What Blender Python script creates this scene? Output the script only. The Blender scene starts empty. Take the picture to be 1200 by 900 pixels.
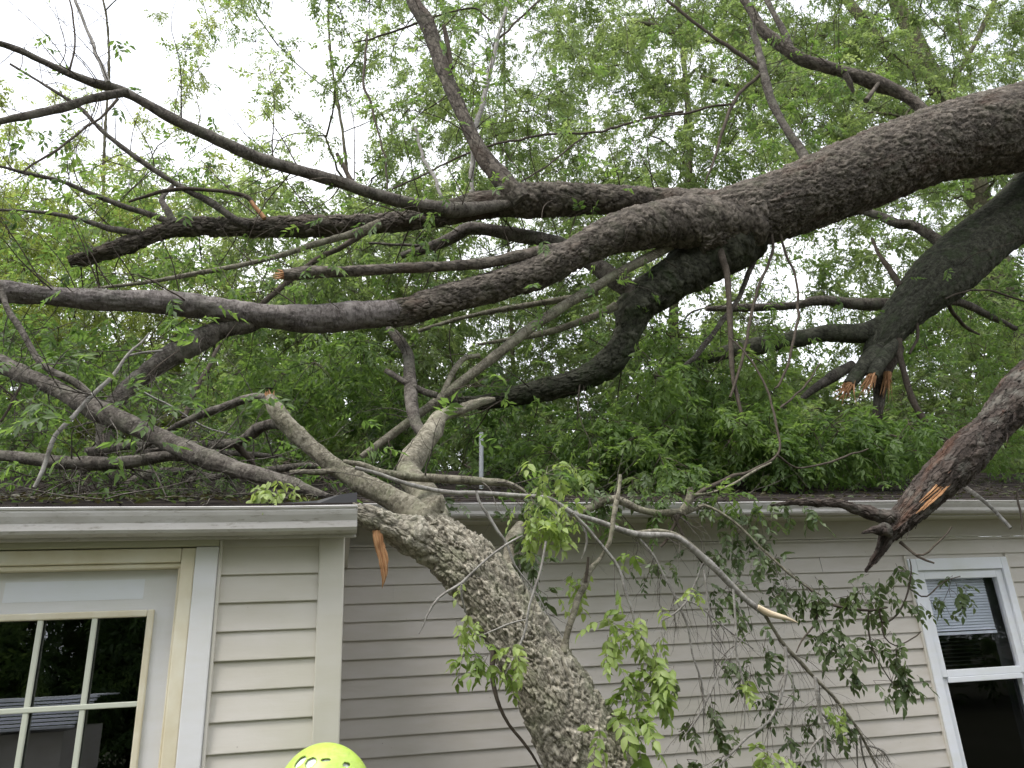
import bpy, bmesh, math, random
import numpy as np
from mathutils import Vector, Matrix, Quaternion

random.seed(7)
RNG = np.random.default_rng(11)
SC = bpy.context.scene
COL = SC.collection

# ------------------------------------------------------------------ camera
PITCH, ROLL, YAW, FPX = 0.353648683, -0.0520977291, -0.230278511, 883.127
H = 1.85
def cam_axes():
    p, r, y = PITCH, ROLL, YAW
    f = np.array([-math.sin(y)*math.cos(p), math.cos(y)*math.cos(p), math.sin(p)])
    rt = np.array([math.cos(y), math.sin(y), 0.0]); up = np.cross(rt, f)
    return math.cos(r)*rt+math.sin(r)*up, -math.sin(r)*rt+math.cos(r)*up, f
CA, CB, CC = cam_axes()
CAMP = np.array([0, 0, H])
cam = bpy.data.cameras.new('camera'); cam_o = bpy.data.objects.new('camera', cam); COL.objects.link(cam_o)
cam.sensor_width = 36; cam.lens = FPX/1200*36; cam.clip_start = 0.05; cam.clip_end = 2000
cam.dof.use_dof = True; cam.dof.focus_distance = 3.6; cam.dof.aperture_fstop = 7.0
m = Matrix(((CA[0], CB[0], -CC[0], 0), (CA[1], CB[1], -CC[1], 0), (CA[2], CB[2], -CC[2], H), (0, 0, 0, 1)))
cam_o.matrix_world = m
SC.camera = cam_o

# ------------------------------------------------------------------ sky, sun, exposure
SUN_EL, SUN_AZ = math.radians(60), math.radians(238)      # azimuth: clockwise from +Y
w = bpy.data.worlds.new('World'); SC.world = w; w.use_nodes = True
nt = w.node_tree; nt.nodes.clear()
out = nt.nodes.new('ShaderNodeOutputWorld'); bg = nt.nodes.new('ShaderNodeBackground')
sky = nt.nodes.new('ShaderNodeTexSky'); sky.sky_type = 'NISHITA'; sky.sun_disc = False
sky.sun_elevation = SUN_EL; sky.sun_rotation = SUN_AZ; sky.dust_density = 4; sky.air_density = 1
mix = nt.nodes.new('ShaderNodeMixRGB'); mix.inputs[0].default_value = 0.88
tc = nt.nodes.new('ShaderNodeTexCoord'); ns = nt.nodes.new('ShaderNodeTexNoise')
ns.inputs['Scale'].default_value = 1.6; ns.inputs['Detail'].default_value = 5
cr = nt.nodes.new('ShaderNodeValToRGB')
cr.color_ramp.elements[0].position = .3; cr.color_ramp.elements[0].color = (.70, .74, .82, 1)
cr.color_ramp.elements[1].position = .7; cr.color_ramp.elements[1].color = (1, 1, 1, 1)
mul = nt.nodes.new('ShaderNodeMixRGB'); mul.blend_type = 'MULTIPLY'; mul.inputs[0].default_value = 1
mul.inputs[2].default_value = (7.0, 7.0, 7.1, 1)
nt.links.new(tc.outputs['Generated'], ns.inputs['Vector']); nt.links.new(ns.outputs[0], cr.inputs[0])
nt.links.new(cr.outputs[0], mul.inputs[1]); nt.links.new(sky.outputs[0], mix.inputs[1]); nt.links.new(mul.outputs[0], mix.inputs[2])
nt.links.new(mix.outputs[0], bg.inputs[0]); bg.inputs[1].default_value = 0.15
nt.links.new(bg.outputs[0], out.inputs[0])
sl = bpy.data.lights.new('sun', 'SUN'); sl.energy = 1.5; sl.angle = math.radians(22); sl.color = (1, .97, .92)
so = bpy.data.objects.new('sun', sl); COL.objects.link(so)
sd = Vector((math.sin(SUN_AZ)*math.cos(SUN_EL), math.cos(SUN_AZ)*math.cos(SUN_EL), math.sin(SUN_EL)))
so.rotation_euler = (-sd).to_track_quat('-Z', 'Y').to_euler(); so.location = (0, -5, 12)
vs = SC.view_settings; vs.view_transform = 'Standard'; vs.look = 'None'; vs.gamma = 1; vs.exposure = 1.15
SC.view_settings.use_curve_mapping = False
SC.cycles.max_bounces = 8; SC.cycles.transparent_max_bounces = 8; SC.cycles.use_denoising = True

# ------------------------------------------------------------------ helpers
def P(px, py, Y):
    d = CA*(px-600)/FPX - CB*(py-450)/FPX + CC
    return CAMP + d*Y/d[1]
def zdep(p): return float((np.asarray(p)-CAMP) @ CC)
def W(wpx, p): return wpx*zdep(p)/FPX        # pixel width to metres at point p

def meta(o, label=None, cat=None, group=None, kind=None):
    if label: o['label'] = label
    if cat: o['category'] = cat
    if group: o['group'] = group
    if kind: o['kind'] = kind
    return o
def empty(name, loc, label, cat, group=None):
    o = bpy.data.objects.new(name, None); COL.objects.link(o); o.location = [float(x) for x in loc]
    o.empty_display_size = .1
    return meta(o, label, cat, group)

class MB:
    """collects vertices and faces of ONE mesh, with bark coordinates and tone"""
    def __init__(s): s.V = []; s.F = []; s.A = []; s.T = []; s.M = []; s.n = 0
    def add(s, V, F, A=None, T=None, mi=0):
        V = np.asarray(V, float).reshape(-1, 3); k = len(V)
        s.V.append(V); s.A.append(np.zeros((k, 3)) if A is None else np.asarray(A, float)); s.T.append(np.full(k, .5) if T is None else np.asarray(T, float))
        F = np.asarray(F, int); s.F.append(F+s.n); s.M.append(np.full(len(F), mi)); s.n += k
    def build(s, name, mats, parent=None, smooth=True, attrs=True):
        me = bpy.data.meshes.new(name)
        V = np.concatenate(s.V); 
        loc = np.zeros(3)
        if parent is not None:
            q = parent
            while q is not None: loc = loc+np.array(q.location); q = q.parent
        V = V-loc
        ls, tot, idx = [], [], []
        c = 0
        for F in s.F:
            k = F.shape[1]; idx.append(F.ravel()); tot.append(np.full(len(F), k)); ls.append(c+np.arange(len(F))*k); c += len(F)*k
        idx = np.concatenate(idx); tot = np.concatenate(tot); ls = np.concatenate(ls)
        me.vertices.add(len(V)); me.vertices.foreach_set('co', V.astype(np.float32).ravel())
        me.loops.add(len(idx)); me.loops.foreach_set('vertex_index', idx.astype(np.int32))
        me.polygons.add(len(ls)); me.polygons.foreach_set('loop_start', ls.astype(np.int32)); me.polygons.foreach_set('loop_total', tot.astype(np.int32))
        if not isinstance(mats, (list, tuple)): mats = [mats]
        for x in mats: me.materials.append(x)
        me.polygons.foreach_set('material_index', np.concatenate(s.M).astype(np.int32))
        me.polygons.foreach_set('use_smooth', np.full(len(ls), smooth))
        if attrs:
            a = me.attributes.new('bark', 'FLOAT_VECTOR', 'POINT'); a.data.foreach_set('vector', np.concatenate(s.A).astype(np.float32).ravel())
            t = me.attributes.new('tone', 'FLOAT', 'POINT'); t.data.foreach_set('value', np.concatenate(s.T).astype(np.float32))
        me.update(calc_edges=True); me.validate()
        o = bpy.data.objects.new(name, me); COL.objects.link(o)
        if parent is not None: o.parent = parent
        return o
    def box(s, x0, x1, y0, y1, z0, z1, mi=0):
        V = [(x, y, z) for x in (x0, x1) for y in (y0, y1) for z in (z0, z1)]
        s.add(V, [(0, 1, 3, 2), (4, 6, 7, 5), (0, 4, 5, 1), (2, 3, 7, 6), (0, 2, 6, 4), (1, 5, 7, 3)], mi=mi)
    def prism_x(s, prof, x0, x1, mi=0, cap=True):
        """profile of (y, z) swept along x"""
        k = len(prof)
        V = [(x0, y, z) for y, z in prof]+[(x1, y, z) for y, z in prof]
        s.add(V, [(i, (i+1) % k, (i+1) % k+k, i+k) for i in range(k)], mi=mi)
        if cap:
            s.add(V, [tuple(range(k))], mi=mi); s.add(V, [tuple(range(2*k-1, k-1, -1))], mi=mi)

def hsh(c, k):
    v = np.sin(c @ np.array([127.1, 311.7, 74.7])+k*19.19)*43758.5453
    return v-np.floor(v)
def vnoise(p):
    i = np.floor(p); f = p-i; f = f*f*(3-2*f); r = 0
    for a in (0, 1):
        for b in (0, 1):
            for c in (0, 1):
                wgt = (f[:, 0] if a else 1-f[:, 0])*(f[:, 1] if b else 1-f[:, 1])*(f[:, 2] if c else 1-f[:, 2])
                r = r+wgt*hsh(i+np.array([a, b, c]), 3)
    return r*2-1
def voro(p):
    i = np.floor(p); n = len(p); F1 = np.full(n, 9.); F2 = np.full(n, 9.); ID = np.zeros(n); DZ = np.zeros(n)
    for a in (-1, 0, 1):
        for b in (-1, 0, 1):
            for c in (-1, 0, 1):
                cc = i+np.array([a, b, c])
                q = cc+np.stack([hsh(cc, 1), hsh(cc, 2), hsh(cc, 5)], 1)
                d = np.linalg.norm(p-q, axis=1); nr = d < F1
                F2 = np.where(nr, F1, np.minimum(F2, d)); F1 = np.where(nr, d, F1)
                ID = np.where(nr, hsh(cc, 7), ID); DZ = np.where(nr, p[:, 2]-q[:, 2], DZ)
    return F1, F2, ID, DZ

def resample(C, ds):
    """Catmull-Rom through the control rows (x, y, z, r)"""
    C = np.asarray(C, float)
    if len(C) == 2: C = np.array([C[0], (C[0]+C[1])/2, C[1]])
    X = np.vstack([2*C[0]-C[1], C, 2*C[-1]-C[-2]]); o = []
    for i in range(1, len(X)-2):
        L = np.linalg.norm(X[i+1, :3]-X[i, :3]); k = max(1, int(math.ceil(L/ds)))
        t = (np.arange(k)/k)[:, None]
        o.append(.5*((2*X[i])+(-X[i-1]+X[i+1])*t+(2*X[i-1]-5*X[i]+4*X[i+1]-X[i+2])*t*t+(-X[i-1]+3*X[i]-3*X[i+1]+X[i+2])*t**3))
    o.append(X[-2][None]); R = np.concatenate(o); R[:, 3] = np.maximum(R[:, 3], .0004)
    s = np.concatenate([[0], np.cumsum(np.linalg.norm(np.diff(R[:, :3], axis=0), axis=1))]); k = max(2, int(math.ceil(s[-1]/ds))+1)
    u = np.linspace(0, s[-1], k)
    return np.stack([np.interp(u, s, R[:, j]) for j in range(4)], 1)
def tube(mb, C, sides=8, ds=.05, disp=None, lump=.06, tone=.5, mi=0, cap=True, wob=0.0):
    """disp = (amp, sx, sz): bark plates in real relief"""
    R = resample(C, ds); n = len(R); p = R[:, :3].copy(); r = R[:, 3]
    if wob: p += np.stack([vnoise(p*9+k*31) for k in (1, 2, 3)], 1)*wob*np.minimum(1, np.arange(n)/3)[:, None]
    T = np.gradient(p, axis=0); T /= np.linalg.norm(T, axis=1)[:, None]+1e-9
    N = np.zeros_like(p); a = np.cross(T[0], [0.1, .9, .2]); N[0] = a/np.linalg.norm(a)
    for i in range(1, n):
        a = N[i-1]-T[i]*(N[i-1] @ T[i]); N[i] = a/(np.linalg.norm(a)+1e-9)
    B = np.cross(T, N)
    th = np.arange(sides)/sides*2*math.pi
    D = N[:, None]*np.cos(th)[None, :, None]+B[:, None]*np.sin(th)[None, :, None]
    v = np.concatenate([[0], np.cumsum(np.linalg.norm(np.diff(p, axis=0), axis=1))])
    R0 = float(np.median(r)); off = float(p[0].sum()*3.7 % 50)
    Q = np.stack([np.broadcast_to(np.cos(th)*R0, (n, sides)), np.broadcast_to(np.sin(th)*R0, (n, sides)), np.broadcast_to(v[:, None]+off, (n, sides))], -1).reshape(-1, 3)
    rr = np.repeat(r, sides); h = np.zeros(len(rr)); tn = np.full(len(rr), tone)
    if lump: h += vnoise(Q/np.array([R0*1.6, R0*1.6, R0*3.2])+5)*lump*rr+vnoise(Q/np.array([R0*.7, R0*.7, R0*1.6])+9)*lump*.45*rr
    if disp and disp[1] is None:      # smooth bark: lumps, scars, shallow ridges
        kn = np.clip(vnoise(Q*np.array([14, 14, 8])+3)-.45, 0, 1)*3
        h += disp[0]*(vnoise(Q*np.array([60, 60, 28]))*.7+vnoise(Q*150)*.4+vnoise(Q*22+4)*1.1+kn)
        tn = np.clip(.5+.35*vnoise(Q*np.array([40, 40, 90]))+.3*vnoise(Q*18), 0, 1)
    elif disp:
        amp, sx, sz = disp
        q = Q+np.stack([vnoise(Q*16+k*17)*.6+vnoise(Q*47+k*29)*.3+vnoise(Q*120+k*11)*.12 for k in (1, 2, 3)], 1)*sx*.8
        sc = np.array([sx, sx, sz])
        F1, F2, ID, DZ = voro(q/sc)
        e = np.clip((F2-F1)/.13, 0, 1); lv = np.floor(ID*4)/3
        pl = e*(.35+.55*lv+.42*DZ)
        F1, F2, I2, D2 = voro(q/sc*1.9+7)
        e2 = np.clip((F2-F1)/.12, 0, 1)
        pl = pl+.45*e2*(.25+.75*I2+.4*D2)*(.4+.6*ID)+.10*vnoise(Q*150)+.25*vnoise(Q*9+3)
        h += amp*(pl-.7); tn = np.clip(.05+pl/1.5*(.55+.45*I2), 0, 1)
    V = (p[:, None]+D*(rr+h).reshape(n, sides)[..., None]).reshape(-1, 3)
    i = np.arange(n-1)[:, None]*sides; j = np.arange(sides)[None]; j2 = (j+1) % sides
    F = np.stack([i+j, i+j2, i+sides+j2, i+sides+j], -1).reshape(-1, 4)
    mb.add(V, F, Q, tn, mi)
    if cap:
        for s0, ctr in ((0, p[0]), ((n-1)*sides, p[-1])):
            ring = V[s0:s0+sides]; mb.add(np.vstack([ring, ctr[None]]), [(k, (k+1) % sides, sides) for k in range(sides)], np.vstack([Q[s0:s0+sides], Q[s0][None]]), None, mi)
    return p, r

def trace(pts, Y, Y1=None):
    """rows (px, py, width_px[, Y]) traced on the photo to metres; depth runs from Y to Y1 unless given"""
    o = []; n = len(pts); L = np.concatenate([[0], np.cumsum([math.dist(pts[i][:2], pts[i+1][:2]) for i in range(n-1)])]); L = L/L[-1]
    for k, t in enumerate(pts):
        y = t[3] if len(t) > 3 else (Y if Y1 is None else Y+(Y1-Y)*L[k])
        q = P(t[0], t[1], y); o.append((*q, W(t[2]*float(np.interp(t[2], [4, 14, 40, 90], [.72, .78, .88, .92])), q)/2))
    return np.array(o)

# ---- leaves
LEAF_LO = (np.array([0, .45, 1.]), np.array([0, 1., 0]))
LEAF_HI = (np.array([0, .12, .35, .6, .82, 1.]), np.array([.04, .55, 1., .86, .45, 0]))
def unit(v): return v/(np.linalg.norm(v, axis=-1, keepdims=True)+1e-9)
def blades(mb, base, d, nrm, L, Wd, tone, hi=False, curl=.15, mi=0):
    """leaf blades: base (n,3), direction d, normal nrm, length L, half width Wd"""
    n = len(base)
    if n == 0: return
    nrm = unit(nrm-d*(nrm*d).sum(1)[:, None]); s = np.cross(d, nrm)
    T, Wp = LEAF_HI if hi else LEAF_LO
    k = len(T); V = np.zeros((n, k, 3, 3))
    for i in range(k):
        c = base+d*(L*T[i])[:, None]-nrm*(L*curl*T[i]**2)[:, None]
        V[:, i, 1] = c; e = (Wd*Wp[i])[:, None]
        V[:, i, 0] = c-s*e+nrm*e*.35; V[:, i, 2] = c+s*e+nrm*e*.35
    if hi:
        V[:, :, 0] += nrm[:, None]*(RNG.normal(size=(n, k, 1))*L[:, None, None]*.02); V[:, :, 2] += nrm[:, None]*(RNG.normal(size=(n, k, 1))*L[:, None, None]*.02)
        o = np.arange(n)[:, None]*k*3; F = []
        for i in range(k-1):
            for a in (0, 1): F.append(np.stack([i*3+a+o, i*3+a+1+o, (i+1)*3+a+1+o, (i+1)*3+a+o], -1))
        F = np.concatenate(F).reshape(-1, 4)
        mb.add(V.reshape(-1, 3), F, None, np.repeat(tone, k*3), mi)
    else:
        Q = np.stack([V[:, 0, 1], V[:, 1, 0], V[:, 2, 1], V[:, 1, 2]], 1)
        o = np.arange(n)[:, None]*4
        F = np.concatenate([np.array([0, 1, 2])+o, np.array([0, 2, 3])+o])
        mb.add(Q.reshape(-1, 3), F, None, np.repeat(tone, 4), mi)
def compounds(mb, pos, d, size=.065, pairs=4, tone=.5, tvar=.18, hi=False, mi=0, aspect=.19, droop=.35, stem=None, spread=.95):
    """pinnate leaves hung on rachises that start at pos and run along d"""
    n = len(pos)
    if n == 0: return
    d = unit(d); up = np.tile([0, 0, 1.], (n, 1))+RNG.normal(size=(n, 3))*.35
    s = unit(np.cross(d, up)); nn = unit(np.cross(s, d)); tb = np.broadcast_to(np.asarray(tone, float), (n,))+RNG.normal(size=n)*tvar
    RL = size*(.55+pairs*.38)*RNG.uniform(.8, 1.2, n); sz = size*RNG.uniform(.75, 1.25, n)
    for k in range(pairs*2+1):
        if k == pairs*2: t, side = 1.0, 0
        else: t, side = .25+.75*(k//2+.5*RNG.random())/pairs, (-1 if k % 2 else 1)
        b = pos+d*(RL*t)[:, None]-np.array([0, 0, 1.])*(RL*droop*t*t)[:, None]
        dd = unit(d*(1.0 if side == 0 else .55)+s*(side*spread)+RNG.normal(size=(n, 3))*.22-np.array([0, 0, droop*1.1]))
        nr = nn+RNG.normal(size=(n, 3))*.4
        keep = RNG.random(n) < .93
        blades(mb, b[keep], dd[keep], nr[keep], (sz*RNG.uniform(.8, 1.15, n))[keep], (sz*aspect*RNG.uniform(.85, 1.15, n))[keep], np.clip(tb+RNG.normal(size=n)*.07, 0, 1)[keep], hi, RNG.uniform(.05, .3), mi)
    if stem is not None:
        for i in range(n):
            q = [pos[i]+d[i]*RL[i]*t-np.array([0, 0, RL[i]*droop*t*t]) for t in (0, .5, 1)]
            tube(mb, [(*q[0], .0013), (*q[1], .001), (*q[2], .0007)], 3, .1, lump=0, mi=stem, cap=False)
def rdir(n, up=0.0):
    v = RNG.normal(size=(n, 3)); v = unit(v); v[:, 2] += up
    return unit(v)
def clump(mb, c, rad, n, size, pairs=4, tone=.5, hi=False, flat=.75, mi=0, droop=.35, twig_mi=None, twr=.004, sub=5):
    """leafy end of a bough: a few twigs, leaves along them"""
    c = np.asarray(c, float); k = sub; ax = rdir(k, -.1); pos = []; dr = []
    for i in range(k):
        a = ax[i]*np.array([1, 1, flat]); L = rad*RNG.uniform(.6, 1.25); b = c+a*L-np.array([0, 0, L*.25])
        m_ = (c+b)/2+RNG.normal(size=3)*L*.08+np.array([0, 0, L*.08])
        if twig_mi is not None: tube(mb, [(*c, twr), (*m_, twr*.7), (*b, twr*.35)], 3, L*.3, lump=0, mi=twig_mi, cap=False)
        q = max(1, n//k); t = RNG.uniform(.15, 1, q)[:, None]
        pos.append(c+(m_-c)*np.minimum(1, t*2)+(b-m_)*np.maximum(0, t*2-1)+RNG.normal(size=(q, 3))*rad*.07)
        dr.append(unit(a*.7+RNG.normal(size=(q, 3))*.75-np.array([0, 0, .25])))
    pos = np.concatenate(pos); dr = np.concatenate(dr)
    compounds(mb, pos, dr, size, pairs, tone+RNG.normal()*.1, .09, hi, mi, droop=droop)

def twiggy(mb, p0, d0, L, r, depth=2, grav=-.1, tips=None, bend=.35, mi=0, kids=3, sides=4, tone=.5):
    """a crooked twig with side twigs; its ends go to tips"""
    n = 6; p = np.array(p0, float); d = unit(np.array(d0, float)); C = [(*p, r)]; pts = [p.copy()]; ds = [d.copy()]
    for i in range(n):
        d = unit(d+RNG.normal(size=3)*bend*.35+np.array([0, 0, grav*.35])); p = p+d*L/n
        C.append((*p, r*(1-.75*(i+1)/n))); pts.append(p.copy()); ds.append(d.copy())
    tube(mb, C, sides, L/n*.6, lump=.0, mi=mi, cap=False, tone=tone)
    if tips is not None: tips.append((p.copy(), d.copy()))
    if depth > 0:
        for k in range(kids):
            i = int(RNG.integers(1, n)); s = unit(np.cross(ds[i], rdir(1)[0])); dd = unit(ds[i]*.75+s*RNG.uniform(.5, 1.0))
            twiggy(mb, pts[i], dd, L*RNG.uniform(.35, .65), r*.5*(1-.4*i/n), depth-1, grav, tips, bend, mi, max(1, kids-1), max(3, sides-1), tone)

# ------------------------------------------------------------------ materials
def mat(name): 
    x = bpy.data.materials.new(name); x.use_nodes = True; x.node_tree.nodes.clear(); return x, x.node_tree
def N_(t, typ, **k):
    n = t.nodes.new(typ)
    for a, b in k.items():
        if a in n.inputs: n.inputs[a].default_value = b
        else: setattr(n, a, b)
    return n
def ramp(t, src, stops):
    n = t.nodes.new('ShaderNodeValToRGB'); e = n.color_ramp.elements
    while len(e) < len(stops): e.new(.5)
    for i, (p, c) in enumerate(stops): e[i].position = p; e[i].color = (*c, 1)
    t.links.new(src, n.inputs[0]); return n.outputs[0]
def mixc(t, f, a, b, mode='MIX'):
    n = t.nodes.new('ShaderNodeMixRGB'); n.blend_type = mode
    for i, x in ((0, f), (1, a), (2, b)):
        if isinstance(x, (int, float)): n.inputs[i].default_value = x
        elif isinstance(x, tuple): n.inputs[i].default_value = (*x, 1)
        else: t.links.new(x, n.inputs[i])
    return n.outputs[0]
def finish(t, col, rough=.8, bump=None, bstr=.3, bdist=.01, spec=.3, extra=None):
    b = N_(t, 'ShaderNodeBsdfPrincipled', Roughness=rough); b.inputs['Specular IOR Level'].default_value = spec
    if isinstance(col, tuple): b.inputs['Base Color'].default_value = (*col, 1)
    else: t.links.new(col, b.inputs['Base Color'])
    if bump is not None:
        bn = N_(t, 'ShaderNodeBump', Strength=bstr, Distance=bdist); t.links.new(bump, bn.inputs['Height']); t.links.new(bn.outputs[0], b.inputs['Normal'])
    o = N_(t, 'ShaderNodeOutputMaterial'); t.links.new(b.outputs[0], o.inputs[0]); return b
def noise(t, vec, scale, detail=4, rough=.55, dist=0):
    n = N_(t, 'ShaderNodeTexNoise', Scale=scale, Detail=detail, Roughness=rough, Distortion=dist)
    if vec is not None: t.links.new(vec, n.inputs['Vector'])
    return n.outputs[0]
def mapv(t, vec, sc):
    n = N_(t, 'ShaderNodeMapping'); n.inputs['Scale'].default_value = sc; t.links.new(vec, n.inputs['Vector']); return n.outputs[0]
def attr(t, name):
    n = t.nodes.new('ShaderNodeAttribute'); n.attribute_name = name; return n
def pos_(t): return t.nodes.new('ShaderNodeNewGeometry').outputs['Position']

def bark_mat(name, dark, mid, light, lichen=None, lich=.5, plate=(1, 1, .45), pscale=24, bstr=.6, bd=.01, red=None, use_tone=False, net=True):
    x, t = mat(name); v = attr(t, 'bark').outputs['Vector']
    nz = noise(t, v, 14, 5, .6)
    wv = mixc(t, .06, v, N_c(t, v), 'ADD')
    vo = N_(t, 'ShaderNodeTexVoronoi', feature='DISTANCE_TO_EDGE', Scale=pscale); t.links.new(mapv(t, wv, plate), vo.inputs['Vector'])
    vc = N_(t, 'ShaderNodeTexVoronoi', feature='F1', Scale=pscale); t.links.new(mapv(t, wv, plate), vc.inputs['Vector'])
    fine = noise(t, mapv(t, v, (1, 1, .5)), 90, 4, .7)
    edge = ramp(t, vo.outputs['Distance'], [(0, (0, 0, 0)), (.12, (1, 1, 1))])
    base = ramp(t, nz, [(.3, dark), (.5, mid), (.72, light)])
    if not net:
        edge = ramp(t, noise(t, mapv(t, v, (1, 1, 2.2)), 26, 5, .75), [(.32, (0, 0, 0)), (.46, (1, 1, 1))])
        base = mixc(t, ramp(t, noise(t, mapv(t, v, (1, 1, 1.6)), 55, 3, .6), [(.5, (0, 0, 0)), (.68, (.75,)*3)]), base, light)
    if use_tone: base = mixc(t, .75, base, ramp(t, attr(t, 'tone').outputs['Fac'], [(.12, dark), (.38, mid), (.78, light)]))  # plate tops lightened, highlights painted in besides the bark's own tone
    cellv = N_(t, 'ShaderNodeSeparateColor'); t.links.new(vc.outputs['Color'], cellv.inputs[0])
    if net: base = mixc(t, .35, base, ramp(t, cellv.outputs[0], [(0, dark), (1, light)]))
    base = mixc(t, ramp(t, fine, [(.35, (.0, .0, .0)), (.7, (.45, .45, .45))]), base, light)
    base = mixc(t, mixc(t, 1.0, edge, (.7, .7, .7), 'LIGHTEN'), dark, base)
    if lichen:
        ln = noise(t, v, 5, 6, .7)
        base = mixc(t, ramp(t, ln, [(.5, (0, 0, 0)), (.68, (lich,)*3)]), base, lichen)
    if red:
        rn = noise(t, mapv(t, v, (1, 1, .4)), 4.3, 4, .6)
        base = mixc(t, ramp(t, rn, [(.56, (0, 0, 0)), (.70, (.6,)*3)]), base, red)
    hgt = mixc(t, .5, edge, fine)
    finish(t, base, .9, hgt, bstr, bd, .15); return x
def N_c(t, v):
    n = N_(t, 'ShaderNodeTexNoise', Scale=18.0, Detail=3.0); t.links.new(v, n.inputs['Vector']); return n.outputs['Color']

M = {}
M['bark_dark'] = bark_mat('dark fallen bark', (.007, .006, .005), (.033, .026, .021), (.24, .208, .175), (.09, .10, .06), .3, red=(.065, .038, .028), use_tone=True)  # dark and light stops spread apart to carry shade and highlights
M['bark_limb'] = bark_mat('smooth limb bark', (.016, .013, .011), (.060, .050, .043), (.21, .19, .165), (.15, .155, .11), .5, (1, 1, .8), 30, .8, .008, net=False)
M['bark_violet'] = bark_mat('smooth purple grey bark', (.035, .028, .026), (.115, .098, .092), (.26, .235, .22), (.19, .19, .15), .45, (1, 1, .8), 30, .8, .008, net=False)
M['bark_moss'] = bark_mat('mossy bark', (.009, .009, .007), (.032, .032, .023), (.12, .12, .09), (.045, .062, .028), .7, pscale=26, use_tone=True)
M['bark_grey'] = bark_mat('grey flaky bark', (.02, .016, .012), (.20, .175, .13), (.56, .52, .43), (.23, .26, .15), .45, red=None, use_tone=True, bstr=.5, bd=.006, pscale=60)
M['bark_greysmall'] = bark_mat('grey green branch bark', (.03, .026, .018), (.125, .112, .082), (.33, .305, .24), (.19, .22, .12), .5, (1, 1, .8), 40, .8, .006, net=False)
M['twig_pale'] = bark_mat('pale dry twig', (.09, .08, .07), (.22, .205, .185), (.40, .385, .36), (.2, .2, .16), .3, (1, 1, .35), 60, .7, .004, net=False)
M['twig_dark'] = bark_mat('dark twig', (.03, .024, .018), (.07, .055, .042), (.13, .11, .09), None, 0, (1, 1, .5), 60, .3, .002)
M['bark_rot'] = bark_mat('stripped rotten bark', (.006, .005, .004), (.022, .016, .013), (.13, .105, .09), (.28, .28, .24), .4, (1, 1, .22), 20, .9, .015, red=(.13, .06, .035), use_tone=True)
M['bark_far'] = bark_mat('standing tree bark', (.035, .03, .02), (.09, .08, .052), (.17, .155, .105), (.11, .13, .06), .6, pscale=12, bd=.02)
def wood_mat():
    x, t = mat('fresh torn wood'); v = attr(t, 'bark').outputs['Vector']
    n = noise(t, mapv(t, v, (1, 1, .08)), 160, 4)
    finish(t, ramp(t, n, [(.3, (.22, .10, .045)), (.6, (.46, .25, .12)), (.8, (.64, .46, .28))]), .8, n, .6, .004); return x
M['wood'] = wood_mat()
def pale_wood():
    x, t = mat('pale torn wood'); v = attr(t, 'bark').outputs['Vector']
    n = noise(t, mapv(t, v, (1, 1, .08)), 160, 4)
    finish(t, ramp(t, n, [(.3, (.5, .38, .24)), (.7, (.74, .64, .48))]), .8, n, .6, .003); return x
M['wood_pale'] = pale_wood()
def leaf_mat(name, lo, mid, hi, tl=.45, tcol=1.6, rough=.5, yellow=None):
    x, t = mat(name); a = attr(t, 'tone').outputs['Fac']
    c = ramp(t, a, [(.0, lo), (.5, mid), (1, hi)])
    b = N_(t, 'ShaderNodeBsdfPrincipled', Roughness=rough); b.inputs['Specular IOR Level'].default_value = .35; t.links.new(c, b.inputs['Base Color'])
    tr = t.nodes.new('ShaderNodeBsdfTranslucent'); cc = mixc(t, 1.0, c, (tcol*1.1, tcol*1.15, tcol*.7), 'MULTIPLY'); t.links.new(cc, tr.inputs[0])
    mx = N_(t, 'ShaderNodeMixShader'); mx.inputs[0].default_value = tl
    t.links.new(b.outputs[0], mx.inputs[1]); t.links.new(tr.outputs[0], mx.inputs[2])
    o = N_(t, 'ShaderNodeOutputMaterial'); t.links.new(mx.outputs[0], o.inputs[0]); return x
M['leaf_fallen'] = leaf_mat('fallen crown leaf', (.055, .092, .032), (.098, .158, .05), (.17, .235, .075), .5, 1.8)
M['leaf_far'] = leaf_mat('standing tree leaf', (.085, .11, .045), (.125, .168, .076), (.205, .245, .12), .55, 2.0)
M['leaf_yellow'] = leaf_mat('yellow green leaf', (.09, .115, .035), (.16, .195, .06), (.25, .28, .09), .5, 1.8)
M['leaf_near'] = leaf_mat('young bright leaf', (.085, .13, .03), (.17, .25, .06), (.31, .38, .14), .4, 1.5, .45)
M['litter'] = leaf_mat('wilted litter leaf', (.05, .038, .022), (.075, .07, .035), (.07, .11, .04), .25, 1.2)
M['leaf_shade'] = leaf_mat('shade darkened leaf', (.045, .07, .03), (.08, .115, .048), (.14, .18, .085), .35, 1.5, .45)  # darker copy of the leaf green, shade put into the colour

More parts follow.
